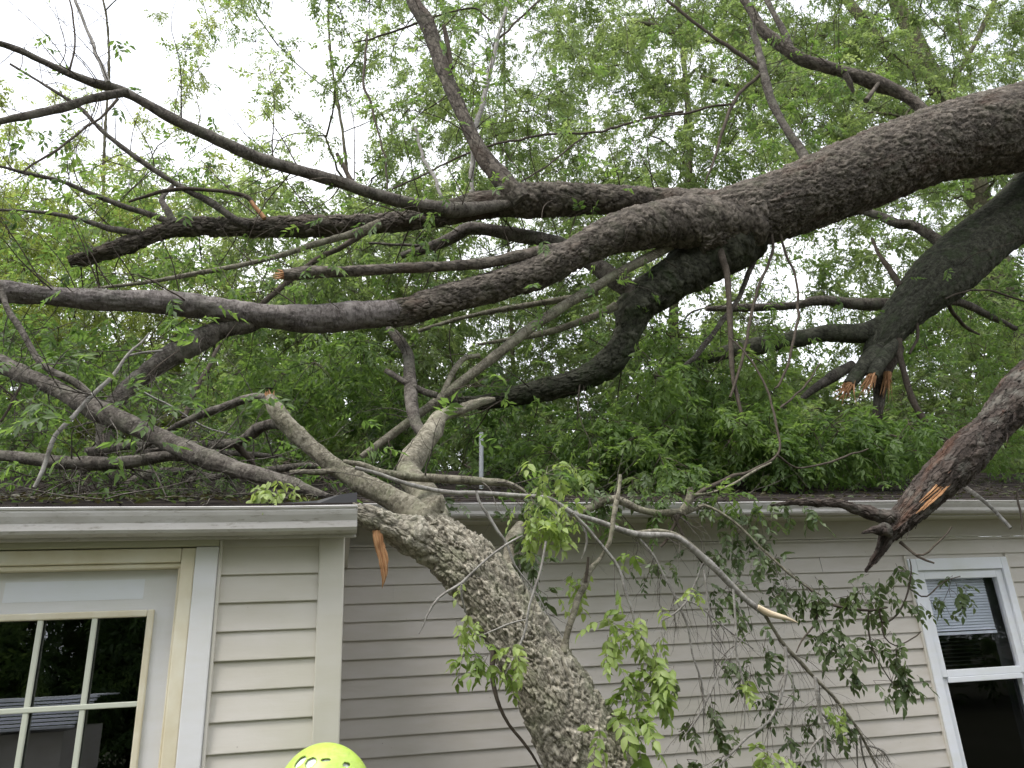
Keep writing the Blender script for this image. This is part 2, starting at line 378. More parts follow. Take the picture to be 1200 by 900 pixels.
def siding_mat(name, col, dirt=.12):
    x, t = mat(name); p = pos_(t)
    n1 = noise(t, mapv(t, p, (1.5, 1, 6)), 2.2, 6, .6); n2 = noise(t, p, 60, 3)
    sp = N_(t, 'ShaderNodeTexVoronoi', feature='F1', Scale=11.0); t.links.new(p, sp.inputs['Vector'])
    c = mixc(t, ramp(t, n1, [(.35, (0, 0, 0)), (.75, (1, 1, 1))]), col, tuple(v*(1-dirt)*k for v, k in zip(col, (1, .99, .93))))
    g = noise(t, mapv(t, p, (1, 1, .8)), 1.1, 4, .6)
    c = mixc(t, ramp(t, g, [(.52, (0, 0, 0)), (.75, (.55,)*3)]), c, tuple(v*k for v, k in zip(col, (.80, .83, .70))))
    c = mixc(t, ramp(t, sp.outputs['Distance'], [(.0, (.8,)*3), (.045, (.0,)*3)]), c, (.16, .13, .09))
    finish(t, c, .55, mixc(t, .5, n2, noise(t, mapv(t, p, (.6, 1, 8)), 22, 3)), .12, .004, .35); return x
M['siding'] = siding_mat('tan grey vinyl siding', (.60, .565, .515))
M['siding_shaded'] = siding_mat('grey vinyl siding', (.545, .51, .475))  # same siding as the near wall, darkened in colour for its shade
M['trim'] = siding_mat('vinyl corner trim', (.59, .56, .51), .08)
M['white'] = siding_mat('white painted trim', (.70, .695, .705), .08)
M['window_white'] = siding_mat('white window vinyl', (.74, .76, .82), .05)
def cream():
    x, t = mat('aged cream trim'); p = pos_(t)
    n = noise(t, mapv(t, p, (3, 3, 3)), 3, 5); n2 = noise(t, p, 30, 4)
    sp = N_(t, 'ShaderNodeTexVoronoi', feature='F1', Scale=7.0); t.links.new(p, sp.inputs['Vector'])
    c = ramp(t, n, [(.3, (.64, .57, .41)), (.6, (.72, .67, .53)), (.8, (.74, .71, .62))])
    c = mixc(t, ramp(t, sp.outputs['Distance'], [(.0, (.9,)*3), (.04, (.0,)*3)]), c, (.12, .08, .04))
    finish(t, c, .6, n2, .15, .003); return x
M['cream'] = cream()
def gutter_mat():
    x, t = mat('weathered white gutter'); p = pos_(t)
    st = noise(t, mapv(t, p, (2, 1, 6)), 3, 6, .65); sp = noise(t, mapv(t, p, (3, 3, 14)), 6, 5, .7)
    c = ramp(t, st, [(.25, (.46, .435, .41)), (.55, (.55, .53, .51)), (.8, (.64, .62, .62))])
    c = mixc(t, ramp(t, sp, [(.56, (0, 0, 0)), (.72, (.65,)*3)]), c, (.17, .14, .10))
    finish(t, c, .5, sp, .1, .003, .4); return x
M['gutter'] = gutter_mat()
def soffit():
    x, t = mat('soffit vinyl'); p = pos_(t); n = noise(t, p, 3, 5)
    finish(t, ramp(t, n, [(.3, (.42, .41, .31)), (.7, (.54, .53, .44))]), .6); return x
M['soffit'] = soffit()
def shingle():
    x, t = mat('asphalt shingle'); p = pos_(t); n = noise(t, p, 7, 5); g = noise(t, p, 300, 2)
    v = N_(t, 'ShaderNodeTexVoronoi', feature='F1', Scale=5.0); t.links.new(mapv(t, p, (1, 1.4, 0)), v.inputs['Vector'])
    c = ramp(t, n, [(.3, (.028, .024, .022)), (.6, (.06, .05, .045)), (.8, (.10, .085, .075))]); c = mixc(t, .3, c, g, 'MULTIPLY')
    finish(t, c, .95, g, .5, .004, .1); return x
M['shingle'] = shingle()
def flat(name, c, r=.6, spec=.3):
    x, t = mat(name); p = pos_(t); n = noise(t, p, 9, 4)
    finish(t, mixc(t, mixc(t, 1, n, (.35,)*3, 'MULTIPLY'), c, tuple(v*.75 for v in c)), r, n, .05, .004, spec); return x
M['black'] = flat('black metal flashing', (.02, .02, .022), .5)
M['interior'] = flat('dark interior wall', (.05, .05, .055), .9)
M['blind'] = flat('white blind slat', (.84, .88, .96), .5)
M['screen'] = flat('screen track', (.25, .26, .28), .5)
M['muntin'] = flat('greenish white grille', (.60, .62, .52), .5)
M['pipe'] = flat('grey white pipe', (.5, .52, .55), .5)
M['green_moulding'] = flat('greenish frieze', (.50, .49, .37), .6)  # greenish off-white with faint mottling
def glass(name, tint=(.5, .55, .55), refl=1.0):
    x, t = mat(name); tr = t.nodes.new('ShaderNodeBsdfTransparent'); tr.inputs[0].default_value = (*tint, 1)
    gl = N_(t, 'ShaderNodeBsdfGlossy', Roughness=.0); gl.inputs[0].default_value = (.95, .97, 1, 1)
    fr = N_(t, 'ShaderNodeFresnel', IOR=1.6); mu = N_(t, 'ShaderNodeMath', operation='MULTIPLY'); mu.inputs[1].default_value = refl; t.links.new(fr.outputs[0], mu.inputs[0])
    p = pos_(t); n = noise(t, p, 1.3, 2); bp = N_(t, 'ShaderNodeBump', Strength=.02, Distance=.02); t.links.new(n, bp.inputs['Height'])
    t.links.new(bp.outputs[0], gl.inputs['Normal'])
    mx = N_(t, 'ShaderNodeMixShader'); t.links.new(mu.outputs[0], mx.inputs[0]); t.links.new(tr.outputs[0], mx.inputs[1]); t.links.new(gl.outputs[0], mx.inputs[2])
    o = N_(t, 'ShaderNodeOutputMaterial'); t.links.new(mx.outputs[0], o.inputs[0]); return x
M['glass'] = glass('door glass', (.4, .42, .42), 2.8)
M['glass_l'] = glass('screened glass', (.3, .32, .36), .45)
M['glass_w'] = glass('window glass', (.95, .96, .98), .55)
def grass():
    x, t = mat('lawn'); p = pos_(t); n = noise(t, p, .8, 6); n2 = noise(t, p, 40, 3)
    finish(t, mixc(t, .5, ramp(t, n, [(.3, (.055, .06, .035)), (.7, (.11, .105, .08))]), ramp(t, n2, [(.3, (.05, .05, .03)), (.7, (.11, .11, .07))])), .95, n2, .8, .03, .1); return x
M['grass'] = grass()

# ------------------------------------------------------------------ ground
g = MB(); g.add([(-600, -600, 0), (600, -600, 0), (600, 600, 0), (-600, 600, 0)], [(0, 1, 2, 3)])
meta(g.build('ground', M['grass'], attrs=False), kind='structure')

# ------------------------------------------------------------------ house
Y1, Y2 = 3.07, 4.57
def zl(v): return H+v*Y1            # heights measured on the near wall
def zr(v): return H+v*Y2            # heights measured on the rear wall
house = empty('house', (0, 6, 0), 'low tan and grey sided house with a white door, under the fallen limbs', 'house')
def siding(mb, x0, x1, Yw, zs, step, zmin, zmax, hole=None):
    """clapboard courses with real laps; zs is one lap line; hole = (x0, x1, z0, z1)"""
    k = math.floor((zmin-zs)/step); z = zs+k*step
    while z < zmax:
        z0, z1 = max(z, zmin), min(z+step, zmax)
        f = lambda zz: Yw-.013+.011*(zz-z)/step
        segs = [(x0, x1, z0, z1)]
        if hole and z1 > hole[2] and z0 < hole[3]:
            segs = [(x0, hole[0], z0, z1), (hole[1], x1, z0, z1)]
            if z1 > hole[3]: segs.append((hole[0], hole[1], hole[3], z1))
            if z0 < hole[2]: segs.append((hole[0], hole[1], z0, hole[2]))
        jx = RNG.uniform(x0, x1) if x1-x0 > 1 else 99; jx2 = jx+RNG.uniform(1.5, 3.6)
        for a, b, z0, z1 in [q for a, b, c, d in segs for q in ([(a, b, c, d)] if not a < jx < b else [(a, jx, c, d), (jx, b, c, d)])]:
            if b-a < .005: continue
            pj = .0022 if a >= jx and a < jx2 else 0
            k2 = max(2, int((b-a)/.25)); xs = np.linspace(a, b, k2+1)
            wv = vnoise(np.stack([xs*1.7, np.full(k2+1, z*9), np.full(k2+1, Yw)], 1))*.0020+pj
            for i in range(k2):
                q = [(xs[i], z0, wv[i]), (xs[i+1], z0, wv[i+1]), (xs[i+1], z1, wv[i+1]), (xs[i], z1, wv[i])]
                V = [(x, f(zz)-ww, zz) for x, zz, ww in q]
                V += [(xs[i], Yw+.004, z0+.004), (xs[i+1], Yw+.004, z0+.004), (xs[i], f(z0)+.0005-wv[i], z0-.003), (xs[i+1], f(z0)+.0005-wv[i+1], z0-.003)]
                mb.add(V, [(0, 1, 2, 3), (6, 7, 1, 0), (4, 5, 7, 6)])
        z += step
# rear wall with window hole
wx0, wx1, wz0, wz1 = .824*Y2, 1.000*Y2, zr(-.245), zr(.116)
s = MB(); siding(s, .0, 9.0, Y2, H+.1*Y2+.004, .0219*Y2, .25, zr(.1475), (wx0-.004, wx1+.004, wz0-.004, wz1+.004))
meta(s.build('siding', M['siding_shaded'], house, smooth=False), label='shade-toned clapboard wall set back behind the leaning trunk')
s = MB(); s.box(0.0, 9.0, Y2-.012, Y2, zr(.1475)+.003, zr(.185)); s.box(0, 9, Y2-.024, Y2-.0125, zr(.1475)+.002, zr(.1475)+.018)
meta(s.build('frieze_board', M['siding_shaded'], house, smooth=False))
# near wall siding between the door casing and the corner
dx0 = -.1435*Y1
s = MB(); siding(s, dx0, -.028*Y1, Y1, zl(.1185), .0331*Y1, .25, zl(.178))
meta(s.build('siding', M['siding'], house, smooth=False), label='pale tan clapboard panel between the door and the corner')
s = MB(); siding(s, -4.5, -.47*Y1, Y1, zl(.1185), .0331*Y1, .25, zl(.178)); s.box(-4.5, -.47*Y1, Y1+.002, Y1+.1, .0, .25)
s.build('siding', M['siding'], house, smooth=False)
def bevelled(mb, w=.004): return mb
def bev(o, w=.004, n=2):
    b = o.modifiers.new('bevel', 'BEVEL'); b.width = w; b.segments = n; b.limit_method = 'ANGLE'; return o
s = MB(); s.box(-.028*Y1, .0035*Y1, Y1-.022, Y1+.06, .25, zl(.178)); bev(s.build('corner_trim', M['trim'], house, smooth=False), .006, 3)
# return wall
s = MB()
V = []
k = 0; z = .25
while z < zl(.20):
    z1_ = z+.1016
    s.add([(.009, Y1+.06, z), (.009, Y2, z), (-.002, Y2, z1_), (-.002, Y1+.06, z1_), (-.006, Y1+.06, z), (-.006, Y2, z)], [(0, 1, 2, 3), (4, 5, 1, 0)]); z = z1_
s.build('siding', M['siding_shaded'], house, smooth=False)
s = MB(); s.box(-4.5, .0, Y1+.004, Y2+.1, 0, .25); s.box(0.004, 9, Y2+.004, Y2+.1, 0, .25); s.build('foundation', M['interior'], house, smooth=False)
# dark rooms: shells of walls, floor and ceiling behind the openings
def room(x0, x1, y0, y1, z0, z1):
    s = MB()
    s.add([(x, y, z) for x in (x0, x1) for y in (y0, y1) for z in (z0, z1)], [(4, 6, 7, 5), (0, 1, 3, 2), (2, 3, 7, 6), (0, 4, 6, 2), (1, 5, 7, 3)])
    return s
room(-2.6, -.02, Y1+.075, 5.6, .22, zl(.176)).build('room_wall', M['interior'], house, smooth=False)
room(2.4, 6.2, Y2+.10, 8, .22, zr(.150)).build('room_wall', M['interior'], house, smooth=False)
# soffits
s = MB(); s.box(-4.5, .05, Y1-.085, Y1+.3, zl(.178), zl(.178)+.012)
for i in range(30): s.box(-4.5+i*.15, -4.5+i*.15+.004, Y1-.085, Y1+.05, zl(.178)-.003, zl(.178)-.0005)
s.build('soffit', M['soffit'], house, smooth=False)
GR = 4.27      # face line of the rear gutter
s = MB(); s.box(.055, 9.0, GR+.1, Y2+.05, H+.187*GR-.004, H+.187*GR+.008); s.build('soffit', M['soffit'], house, smooth=False)
# gutters
def gutter(x0, x1, yf, ztop, h, d):
    """K profile, yf = front face"""
    s = MB(); q = [(yf+d, ztop+.004), (yf+d, ztop-h), (yf+.022*d/.1, ztop-h), (yf+.016, ztop-h+.010), (yf+.015, ztop-h*.62), (yf+.004, ztop-h*.36), (yf, ztop-h*.22), (yf, ztop-.012), (yf-.004, ztop-.010), (yf-.006, ztop-.003), (yf-.003, ztop), (yf+.010, ztop-.001), (yf+.010, ztop-.014), (yf+.012, ztop-h*.3), (yf+.03, ztop-h+.006), (yf+d-.003, ztop-h+.006), (yf+d-.003, ztop+.002)]
    xs = np.linspace(x0, x1, int((x1-x0)/.3)+2); k = len(q); V = []
    for x in xs:
        sg = .0022*math.sin(x*2.1)+.0012*math.sin(x*5.3)
        V += [(x, y, z+sg) for y, z in q]
    F = [(i*k+j, i*k+(j+1) % k, (i+1)*k+(j+1) % k, (i+1)*k+j) for i in range(len(xs)-1) for j in range(k)]
    s.add(V, F)
    for x in (x0, x1):     # end caps, thin plates
        e = .0016; pr = [(y, z+.0022*math.sin(x*2.1)+.0012*math.sin(x*5.3)) for y, z in q[1:9]]+[(yf+.001, ztop-.002), (yf+d, ztop+.001)]
        s.prism_x(pr, x-e, x+e)
    s.box(x0, x1, yf+d+.002, yf+d+.02, ztop-h-.012, ztop+.002)     # fascia behind
    return s
GL = 2.90
o = gutter(-4.5, .052, GL, H+.2035*GL, .090, .11).build('gutter', M['gutter'], house, smooth=False); meta(o, label='streaked white gutter over the door, nearer of the two')
o = gutter(.06, 9.0, GR, H+.205*GR, .072, .10).build('gutter', M['gutter'], house, smooth=False); meta(o, label='thin white gutter over the set back grey wall')
# roofs: shingle courses with ragged tabs
def roof(x0, x1, ya, za, slope, yb):
    s = MB(); y = ya; k = 0
    while y < yb:
        x = x0-RNG.random()*.3
        while x < x1:
            wd = RNG.choice([.16, .22, .3, .33]); a, b = max(x, x0), min(x+wd-.004, x1)
            if b-a > .01:
                t = RNG.uniform(.004, .009); dy = -RNG.choice([0, 0, .012, .02]); yy = y+dy; ye = min(y+.19, yb)
                z0 = za+slope*(yy-ya)+t+.002; z1_ = za+slope*(ye-ya)+.001
                s.add([(a, yy, z0), (b, yy, z0), (b, ye, z1_), (a, ye, z1_), (a, yy, z0-t-.001), (b, yy, z0-t-.001)], [(0, 1, 2, 3), (4, 5, 1, 0)])
            x += wd
        y += .135; k += 1
    s.add([(x0, ya+.02, za-.012+slope*.02), (x1, ya+.02, za-.012+slope*.02), (x1, yb, za-.012+slope*(yb-ya)), (x0, yb, za-.012+slope*(yb-ya))], [(0, 1, 2, 3)])
    return s
ZL0, ZR0 = H+.2035*GL+.006, H+.205*GR+.006
SL, SR = .235, .3
def roof_left(y): return ZL0+SL*(y-GL-.02)
def roof_rear(y): return ZR0+SR*(y-GR-.02)
s = roof(-4.5, .035, GL+.03, ZL0, SL, 6.6); o = s.build('roof', M['shingle'], house, smooth=False); meta(o, label='dark shingle roof over the door')
s = roof(-4.5, 9.0, GR+.03, ZR0, SR, 8.0); s.add([(-4.5, 8.0, ZR0+SR*3.7), (9, 8.0, ZR0+SR*3.7), (9, 12, ZR0-.02), (-4.5, 12, ZR0-.02)], [(0, 1, 2, 3)])
o = s.build('roof', M['shingle'], house, smooth=False); meta(o, label='main dark shingle roof with branches lying on it')
s = MB(); s.box(.0, .035, GL+.13, GR+.3, zl(.178)+.014, zl(.178)+.06); s.build('rake_board', M['trim'], house, smooth=False)
# back wall
s = MB(); s.box(-4.5, 9, 11.7, 11.8, 0, ZR0-.05); s.box(8.9, 9, Y2+.11, 11.69, 0, ZR0-.05); s.box(-4.5, -4.4, Y1+.11, 11.69, 0, ZL0-.1); s.build('back_wall', M['siding_shaded'], house, smooth=False)
# lifted drip edge at the corner
q = [P(325, 590, 2.93), P(372, 586.5, 2.93), P(400, 579, 2.93), P(418.5, 577, 2.93)]
lo = [P(325, 591, 2.92), P(372, 590.5, 2.92), P(400, 590, 2.92), P(418.5, 588, 2.92)]
s = MB(); bk = [v+np.array([0, .18, .03]) for v in q]
s.add(q+bk+lo, [(i, i+1, i+5, i+4) for i in range(3)]+[(8+i, 9+i, i+1, i) for i in range(3)])
o = s.build('drip_edge', M['black'], house, smooth=False); so_ = o.modifiers.new('s', 'SOLIDIFY'); so_.thickness = .003
meta(o, label='black roof edge strip lifted by the fallen branches')
s = MB(); tube(s, [(*P(564, 606, 5.3), .016), (*P(564, 507, 5.3), .016)], 12, .1, lump=0); o = s.build('vent_pipe', M['pipe'], house)

# ---- door
door = bpy.data.objects.new('door', None); COL.objects.link(door); door.parent = house
door.location = (-1.0, Y1-6, 0)
dp = door
def px_(v): return v*Y1
def boxm(name, m_, par, args, bevel=.003):
    s = MB()
    for a in args: s.box(*a)
    o = s.build(name, m_, par, smooth=False)
    if bevel: bev(o, bevel, 2)
    return o
meta(door, label='white door with nine pane glass in a cream frame')
zc = zl(.151)
# white casing, J channel
XL = -.4500*Y1
boxm('casing', M['white'], house, [(px_(-.1735), px_(-.1475), Y1-.034, Y1+.02, .25, zc), (XL-.11, XL-.03, Y1-.034, Y1+.02, .25, zc)], .004)
boxm('channel', M['trim'], house, [(px_(-.1472), px_(-.1432), Y1-.026, Y1+.02, .25, zl(.178))], .002)
boxm('header', M['green_moulding'], house, [(XL-.12, px_(-.1475), Y1-.030, Y1+.02, zc+.002, zl(.178)-.002)], .004)
# cream brickmould: stepped profile, head and jamb
boxm('door_moulding', M['cream'], house, [(px_(-.1900), px_(-.1737), Y1-.026, Y1+.03, .25, zc-.002), (XL-.03, XL+.02, Y1-.026, Y1+.03, .25, zc-.002),
     (XL+.02, px_(-.1903), Y1-.026, Y1+.03, zl(.1335), zc-.002)], .005)
boxm('door_moulding', M['cream'], house, [(XL+.021, px_(-.1903), Y1-.012, Y1+.05, zl(.1275), zl(.1335)-.001), (px_(-.1930), px_(-.1902), Y1-.010, Y1+.05, .25, zl(.1275))], .003)
# slab with opening
gx0, gx1, gz0, gz1 = px_(-.3965), px_(-.2240), zl(-.2150), zl(.0735)
fy = Y1+.034
slab = boxm('door_slab', M['white'], door, [(gx1+.004, px_(-.1935), fy, fy+.04, .26, zl(.1272)), (XL+.022, gx0-.004, fy, fy+.04, .26, zl(.1272)),
     (gx0-.004, gx1+.004, fy, fy+.04, gz1+.004, zl(.1272)), (gx0-.004, gx1+.004, fy, fy+.04, .26, gz0-.004)], 0)
boxm('tape_strip', M['window_white'], door, [(px_(-.383), px_(-.232), fy-.0012, fy-.0004, zl(.0935), zl(.1165))], 0)
fr = .022
boxm('glass_frame', M['cream'], door, [(gx1-.002, gx1+fr, fy-.014, fy-.001, gz0-fr, gz1+fr), (gx0-fr, gx0+.002, fy-.014, fy-.001, gz0-fr, gz1+fr),
     (gx0+.0022, gx1-.0022, fy-.014, fy-.001, gz1-.003, gz1+fr-.0003), (gx0+.0022, gx1-.0022, fy-.014, fy-.001, gz0-fr+.0003, gz0+.003)], .005)
for v in (-.2815, -.3390):
    boxm('muntin', M['muntin'], door, [(px_(v)-.009, px_(v)+.009, fy-.010, fy+.004, gz0, gz1-.002)], .003)
for v in (-.0235, -.1200):
    boxm('muntin', M['muntin'], door, [(gx0, gx1, fy-.0125, fy+.003, zl(v)-.009, zl(v)+.009)], .003)
s = MB(); s.add([(gx0-.003, fy+.012, gz0-.003), (gx1+.003, fy+.012, gz0-.003), (gx1+.003, fy+.012, gz1+.003), (gx0-.003, fy+.012, gz1+.003)], [(0, 1, 2, 3)]); s.build('glass_pane', M['glass'], door, smooth=False)
s = MB(); tube(s, [(-1.38, fy-.002, .98+.1, .012), (-1.38, fy-.05, .98+.1, .012), (-1.38, fy-.052, 1.08, .03), (-1.38, fy-.075, 1.08, .028)], 16, .01, lump=0); s.build('handle', M['screen'], door)

# ---- window
win = bpy.data.objects.new('window', None); COL.objects.link(win); win.parent = house; win.location = (4.2, Y2-6, 1.6)
meta(win, label='white sash window with a half drawn blind')
def xr(v): return v*Y2
fw = M['window_white']
e0, e1, t1 = xr(.824), xr(1.000), zr(.116)
boxm('window_frame', fw, win, [(e0, xr(.8375), Y2-.03, Y2+.08, wz0, t1), (xr(.9885), e1, Y2-.03, Y2+.08, wz0, t1), (xr(.8377), xr(.9883), Y2-.03, Y2+.08, zr(.0985), t1-.0005), (xr(.8377), xr(.9883), Y2-.03, Y2+.08, wz0+.0005, wz0+.05)], .004)
boxm('channel', M['trim'], win, [(e0-.018, e0-.001, Y2-.022, Y2, wz0-.01, t1+.022), (e1+.001, e1+.018, Y2-.022, Y2, wz0-.01, t1+.022)], .002)
boxm('sash', fw, win, [(xr(.8378), xr(.8495), Y2-.014, Y2+.03, zr(-.05), zr(.0983)), (xr(.9765), xr(.9882), Y2-.014, Y2+.03, zr(-.05), zr(.0983)), (xr(.8496), xr(.9764), Y2-.014, Y2+.03, zr(.0862), zr(.0982)), (xr(.8496), xr(.9764), Y2-.014, Y2+.03, zr(-.05), zr(-.0405))], .003)
boxm('sash', fw, win, [(xr(.8378), xr(.8495), Y2+.0, Y2+.06, wz0+.051, zr(-.0502)), (xr(.9765), xr(.9882), Y2+.0, Y2+.06, wz0+.051, zr(-.0502)), (xr(.8496), xr(.9764), Y2-.018, Y2+.06, zr(-.0575), zr(-.0502)), (xr(.8496), xr(.9764), Y2, Y2+.06, wz0+.051, wz0+.09)], .003)
for za_, zb_, yy, gm in ((zr(-.041), zr(.087), Y2+.012, M['glass_w']), (wz0+.08, zr(-.057), Y2+.04, M['glass_l'])):
    s = MB(); s.add([(xr(.848), yy, za_), (xr(.978), yy, za_), (xr(.978), yy, zb_), (xr(.848), yy, zb_)], [(0, 1, 2, 3)]); s.build('glass_pane', gm, win, smooth=False)
bl = bpy.data.objects.new('blind', None); COL.objects.link(bl); bl.parent = win
s = MB(); z = zr(.085)
while z > zr(.0115):
    V = []; x0, x1 = xr(.853), xr(.9635); yb = Y2+.045
    for (a, b) in ((0, .000), (.012, .004), (.024, .0)): V += [(x0, yb+a*.5, z+a*.75+b), (x1, yb+a*.5, z+a*.75+b)]
    s.add(V, [(0, 1, 3, 2), (2, 3, 5, 4)]); z -= .0185
s.box(xr(.853), xr(.9635), Y2+.042, Y2+.06, zr(.0065), zr(.0105))
COL.objects.unlink(bl); bpy.data.objects.remove(bl)
s.build('blind', M['blind'], win, smooth=False)
boxm('jamb', M['interior'], win, [(xr(.9650), xr(.9890), Y2+.085, Y2+.09, wz0, wz1)], 0)
s = MB(); tube(s, [(*P(1187, 820, Y2+.09), .004), (*P(1197, 868, Y2+.09), .004)], 8, .1, lump=0); s.build('blind_cord', M['blind'], win)
# right half of the view through: a second pale lattice inside the room
s = MB()
for i in range(14): s.box(xr(.93), xr(1.02), Y2+.5, Y2+.503, zr(.03)-.02-.018*i*1.5, zr(.03)-.012-.018*i*1.5)
s.build('inner_blind', M['screen'], win, smooth=False)

# ------------------------------------------------------------------ fallen tree A : dark trunk from the right
def part_tube(name, C, m_, par, sides=10, ds=.05, disp=None, lump=.07, wob=.006, label=None, tone=.5):
    s = MB(); r = tube(s, C, sides, ds, disp, lump, wob=wob, tone=tone); o = s.build(name, m_, par)
    if label: o['label'] = label
    return r
def splinters(par, p, d, r, L, n, m_=None, label=None, name='broken_end'):
    s = MB(); d = unit(np.array(d, float)); a = unit(np.cross(d, [.2, .3, 1])); b = np.cross(d, a)
    tube(s, [(*(np.array(p)-d*r*.6), r*.85), (*(np.array(p)+d*L*.12), r*.72), (*(np.array(p)+d*L*.2), r*.2)], 12, .02, lump=.2)
    for i in range(n):
        th = RNG.uniform(0, 6.28); q = math.sqrt(RNG.random())*r*.8; o = np.array(p)+a*math.cos(th)*q+b*math.sin(th)*q-d*r*.3
        l = L*RNG.uniform(.25, 1.15); dd = unit(d+RNG.normal(size=3)*.2); w_ = r*RNG.uniform(.07, .24)
        tube(s, [(*o, w_), (*(o+dd*l*.6), w_*.75), (*(o+dd*l), w_*.05)], 4, l*.4, lump=.2)
    o = s.build(name, m_ or M['wood'], par, smooth=False)
    if label: o['label'] = label
A = empty('fallen_tree', P(1330, 900, 5.1), 'huge dark barked trunk from the right edge, its long limbs reaching the left edge', 'tree')
DK, LB, MS = M['bark_dark'], M['bark_limb'], M['bark_moss']
YA = 5.0
Atr = [(1560, 150, 175, 5.3), (1440, 118, 140, 5.2), (1330, 118, 124, 5.1), (1200, 148, 110, 5.0), (1100, 168, 98, 5.0), (1000, 206, 90, 5.0), (920, 238, 84, 5.0), (850, 262, 84, 5.0), (805, 280, 70, 5.02)]
big = (.022, .060, .115)
trunk_p, trunk_r = part_tube('trunk', trace(Atr, YA), DK, A, 200, .010, big, .05, 0)
# stem down to the ground outside the picture
part_tube('trunk', trace([(1560, 150, 175, 5.3), (1700, 330, 190, 5.5), (1790, 700, 200, 5.6), (1830, 1150, 215, 5.7)], 5.3), DK, A, 60, .04, big, .05, 0)
limb_specs = {}
def knots(C):
    C = np.array(C); C[1:-1, 3] *= RNG.uniform(.9, 1.13, len(C)-2); return C
def limb(key, pts, Y0, Y1_=None, m_=None, sides=14, ds=.04, disp=None, name='branch', label=None, par=None, wob=.010, lump=.13):
    C = knots(trace(pts, Y0, Y1_)); w0 = pts[0][2]
    if disp is None and w0 > 9: sides, ds, disp = (40 if w0 > 17 else 20), (.010 if w0 > 17 else .014), (.0028 if w0 > 17 else .0014, None, None)
    r = part_tube(name, C, m_ or LB, A if par is None else par, sides, ds, disp, lump, 0 if disp else wob, label)
    limb_specs[key] = (r[0], r[1]); return r
limb('L1', [(905, 246, 66), (840, 246, 58), (780, 241, 48), (740, 236, 43), (690, 233, 42), (650, 234, 41), (590, 237, 42), (520, 250, 33), (467, 260, 28), (400, 264, 28), (330, 266, 28), (300, 267, 27), (230, 265, 25), (190, 271, 23), (150, 287, 23), (110, 300, 19), (82, 308, 15)], 5.05, 5.5, DK, 120, .010, (.017, .052, .095), label='thick dark upper limb, ending left of centre')
limb('L3', [(880, 262, 76), (820, 262, 70), (770, 264, 62), (720, 276, 52), (680, 294, 46), (640, 315, 43), (590, 332, 42), (540, 346, 40), (480, 363, 37), (440, 369, 32), (415, 371, 22)], 4.97, 4.68, DK, 120, .010, (.016, .052, .095), label='dark rough start of the long limb')
limb('L3x', [(475, 364, 30), (440, 369, 35), (400, 372, 37), (370, 374, 36), (310, 370, 35), (250, 362, 33), (205, 356, 32), (150, 352, 30), (100, 350, 29), (50, 346, 29), (0, 341, 29), (-70, 332, 28)], 4.70, 4.3, M['bark_violet'], 90, .009, (.0045, None, None), label='long smoother purple grey limb running to the left edge')
limb('L2', [(625, 236, 10, 5.15), (575, 242, 18, 5.12), (530, 246, 22, 5.04), (480, 238, 21, 4.98), (430, 225, 19), (400, 214, 18), (340, 197, 17), (290, 180, 17), (240, 157, 17), (200, 138, 15), (165, 118, 14), (140, 106, 15), (100, 94, 11), (50, 72, 10), (15, 56, 10), (-50, 36, 9)], 5.0, 4.4, M['bark_limb'], label='smooth branch rising to the upper left corner')
limb('L2b', [(150, 108, 13), (110, 115, 12), (70, 127, 11), (0, 142, 10), (-70, 156, 9)], 4.52, 4.3)
limb('L2c', [(127, 97, 8), (110, 55, 6), (88, 0, 5), (78, -40, 5)], 4.5, 4.6, M['twig_pale'])
limb('L2d', [(138, 116, 5), (120, 137, 4), (100, 150, 4), (60, 180, 4), (28, 202, 3)], 4.5, 4.3, M['twig_dark'])
limb('L2e', [(80, 88, 3.5), (88, 50, 3), (82, 0, 2.5), (80, -20, 2)], 4.5, 4.5, M['twig_dark'])
limb('L3s', [(700, 290, 20), (655, 292, 20), (610, 300, 18), (560, 309, 17), (480, 314, 16), (400, 318, 16), (360, 320, 17), (332, 322, 17)], 4.85, 4.5, DK, label='broken branch stub with a torn orange end')
splinters(A, P(334, 322, 4.5), P(300, 322, 4.45)-P(334, 322, 4.5), .034, .09, 26, M['wood'], 'torn orange end of the mid height stub')
limb('L3b', [(312, 368, 24), (290, 377, 28), (255, 388, 30), (210, 412, 30), (170, 438, 28), (143, 462, 26), (127, 490, 23), (121, 525, 21), (104, 545, 16), (60, 600, 10)], 4.6, 4.6, LB, label='forked limb bending down towards the roof')
limb('L4', [(612, 236, 30), (592, 214, 28), (570, 188, 23), (556, 165, 20), (545, 142, 21), (532, 112, 22), (515, 68, 21), (500, 28, 20), (484, 0, 19), (470, -50, 17)], 5.1, 5.4, DK, 60, .016, (.006, .035, .06), label='upright dark branch rising from the upper limb')
limb('L4s', [(528, 80, 9), (524, 50, 8), (519, 30, 7)], 5.3, 5.32, M['twig_dark'])
limb('L4b', [(553, 228, 8), (555, 160, 8), (565, 124, 7), (575, 80, 7), (583, 45, 6), (592, 15, 5), (602, -20, 5)], 5.3, 5.5, M['twig_pale'])
limb('L4c', [(580, 50, 4), (606, 25, 3.5), (632, 0, 3), (650, -15, 2)], 5.45, 5.5, M['twig_dark'])
limb('L4d', [(575, 24, 3), (556, 10, 3), (520, 15, 3), (485, 29, 3.5), (440, 44, 3), (415, 50, 2)], 5.4, 5.6, M['twig_dark'])
limb('L5', [(868, 268, 86), (840, 290, 78), (812, 312, 66), (775, 337, 56), (745, 362, 46), (735, 392, 38), (718, 422, 36), (683, 443, 33), (640, 456, 29), (600, 465, 24), (555, 472, 18), (525, 470, 10)], 5.05, 5.6, MS, 110, .011, (.018, .055, .10), label='mossy black limb sweeping down behind the green leaves')
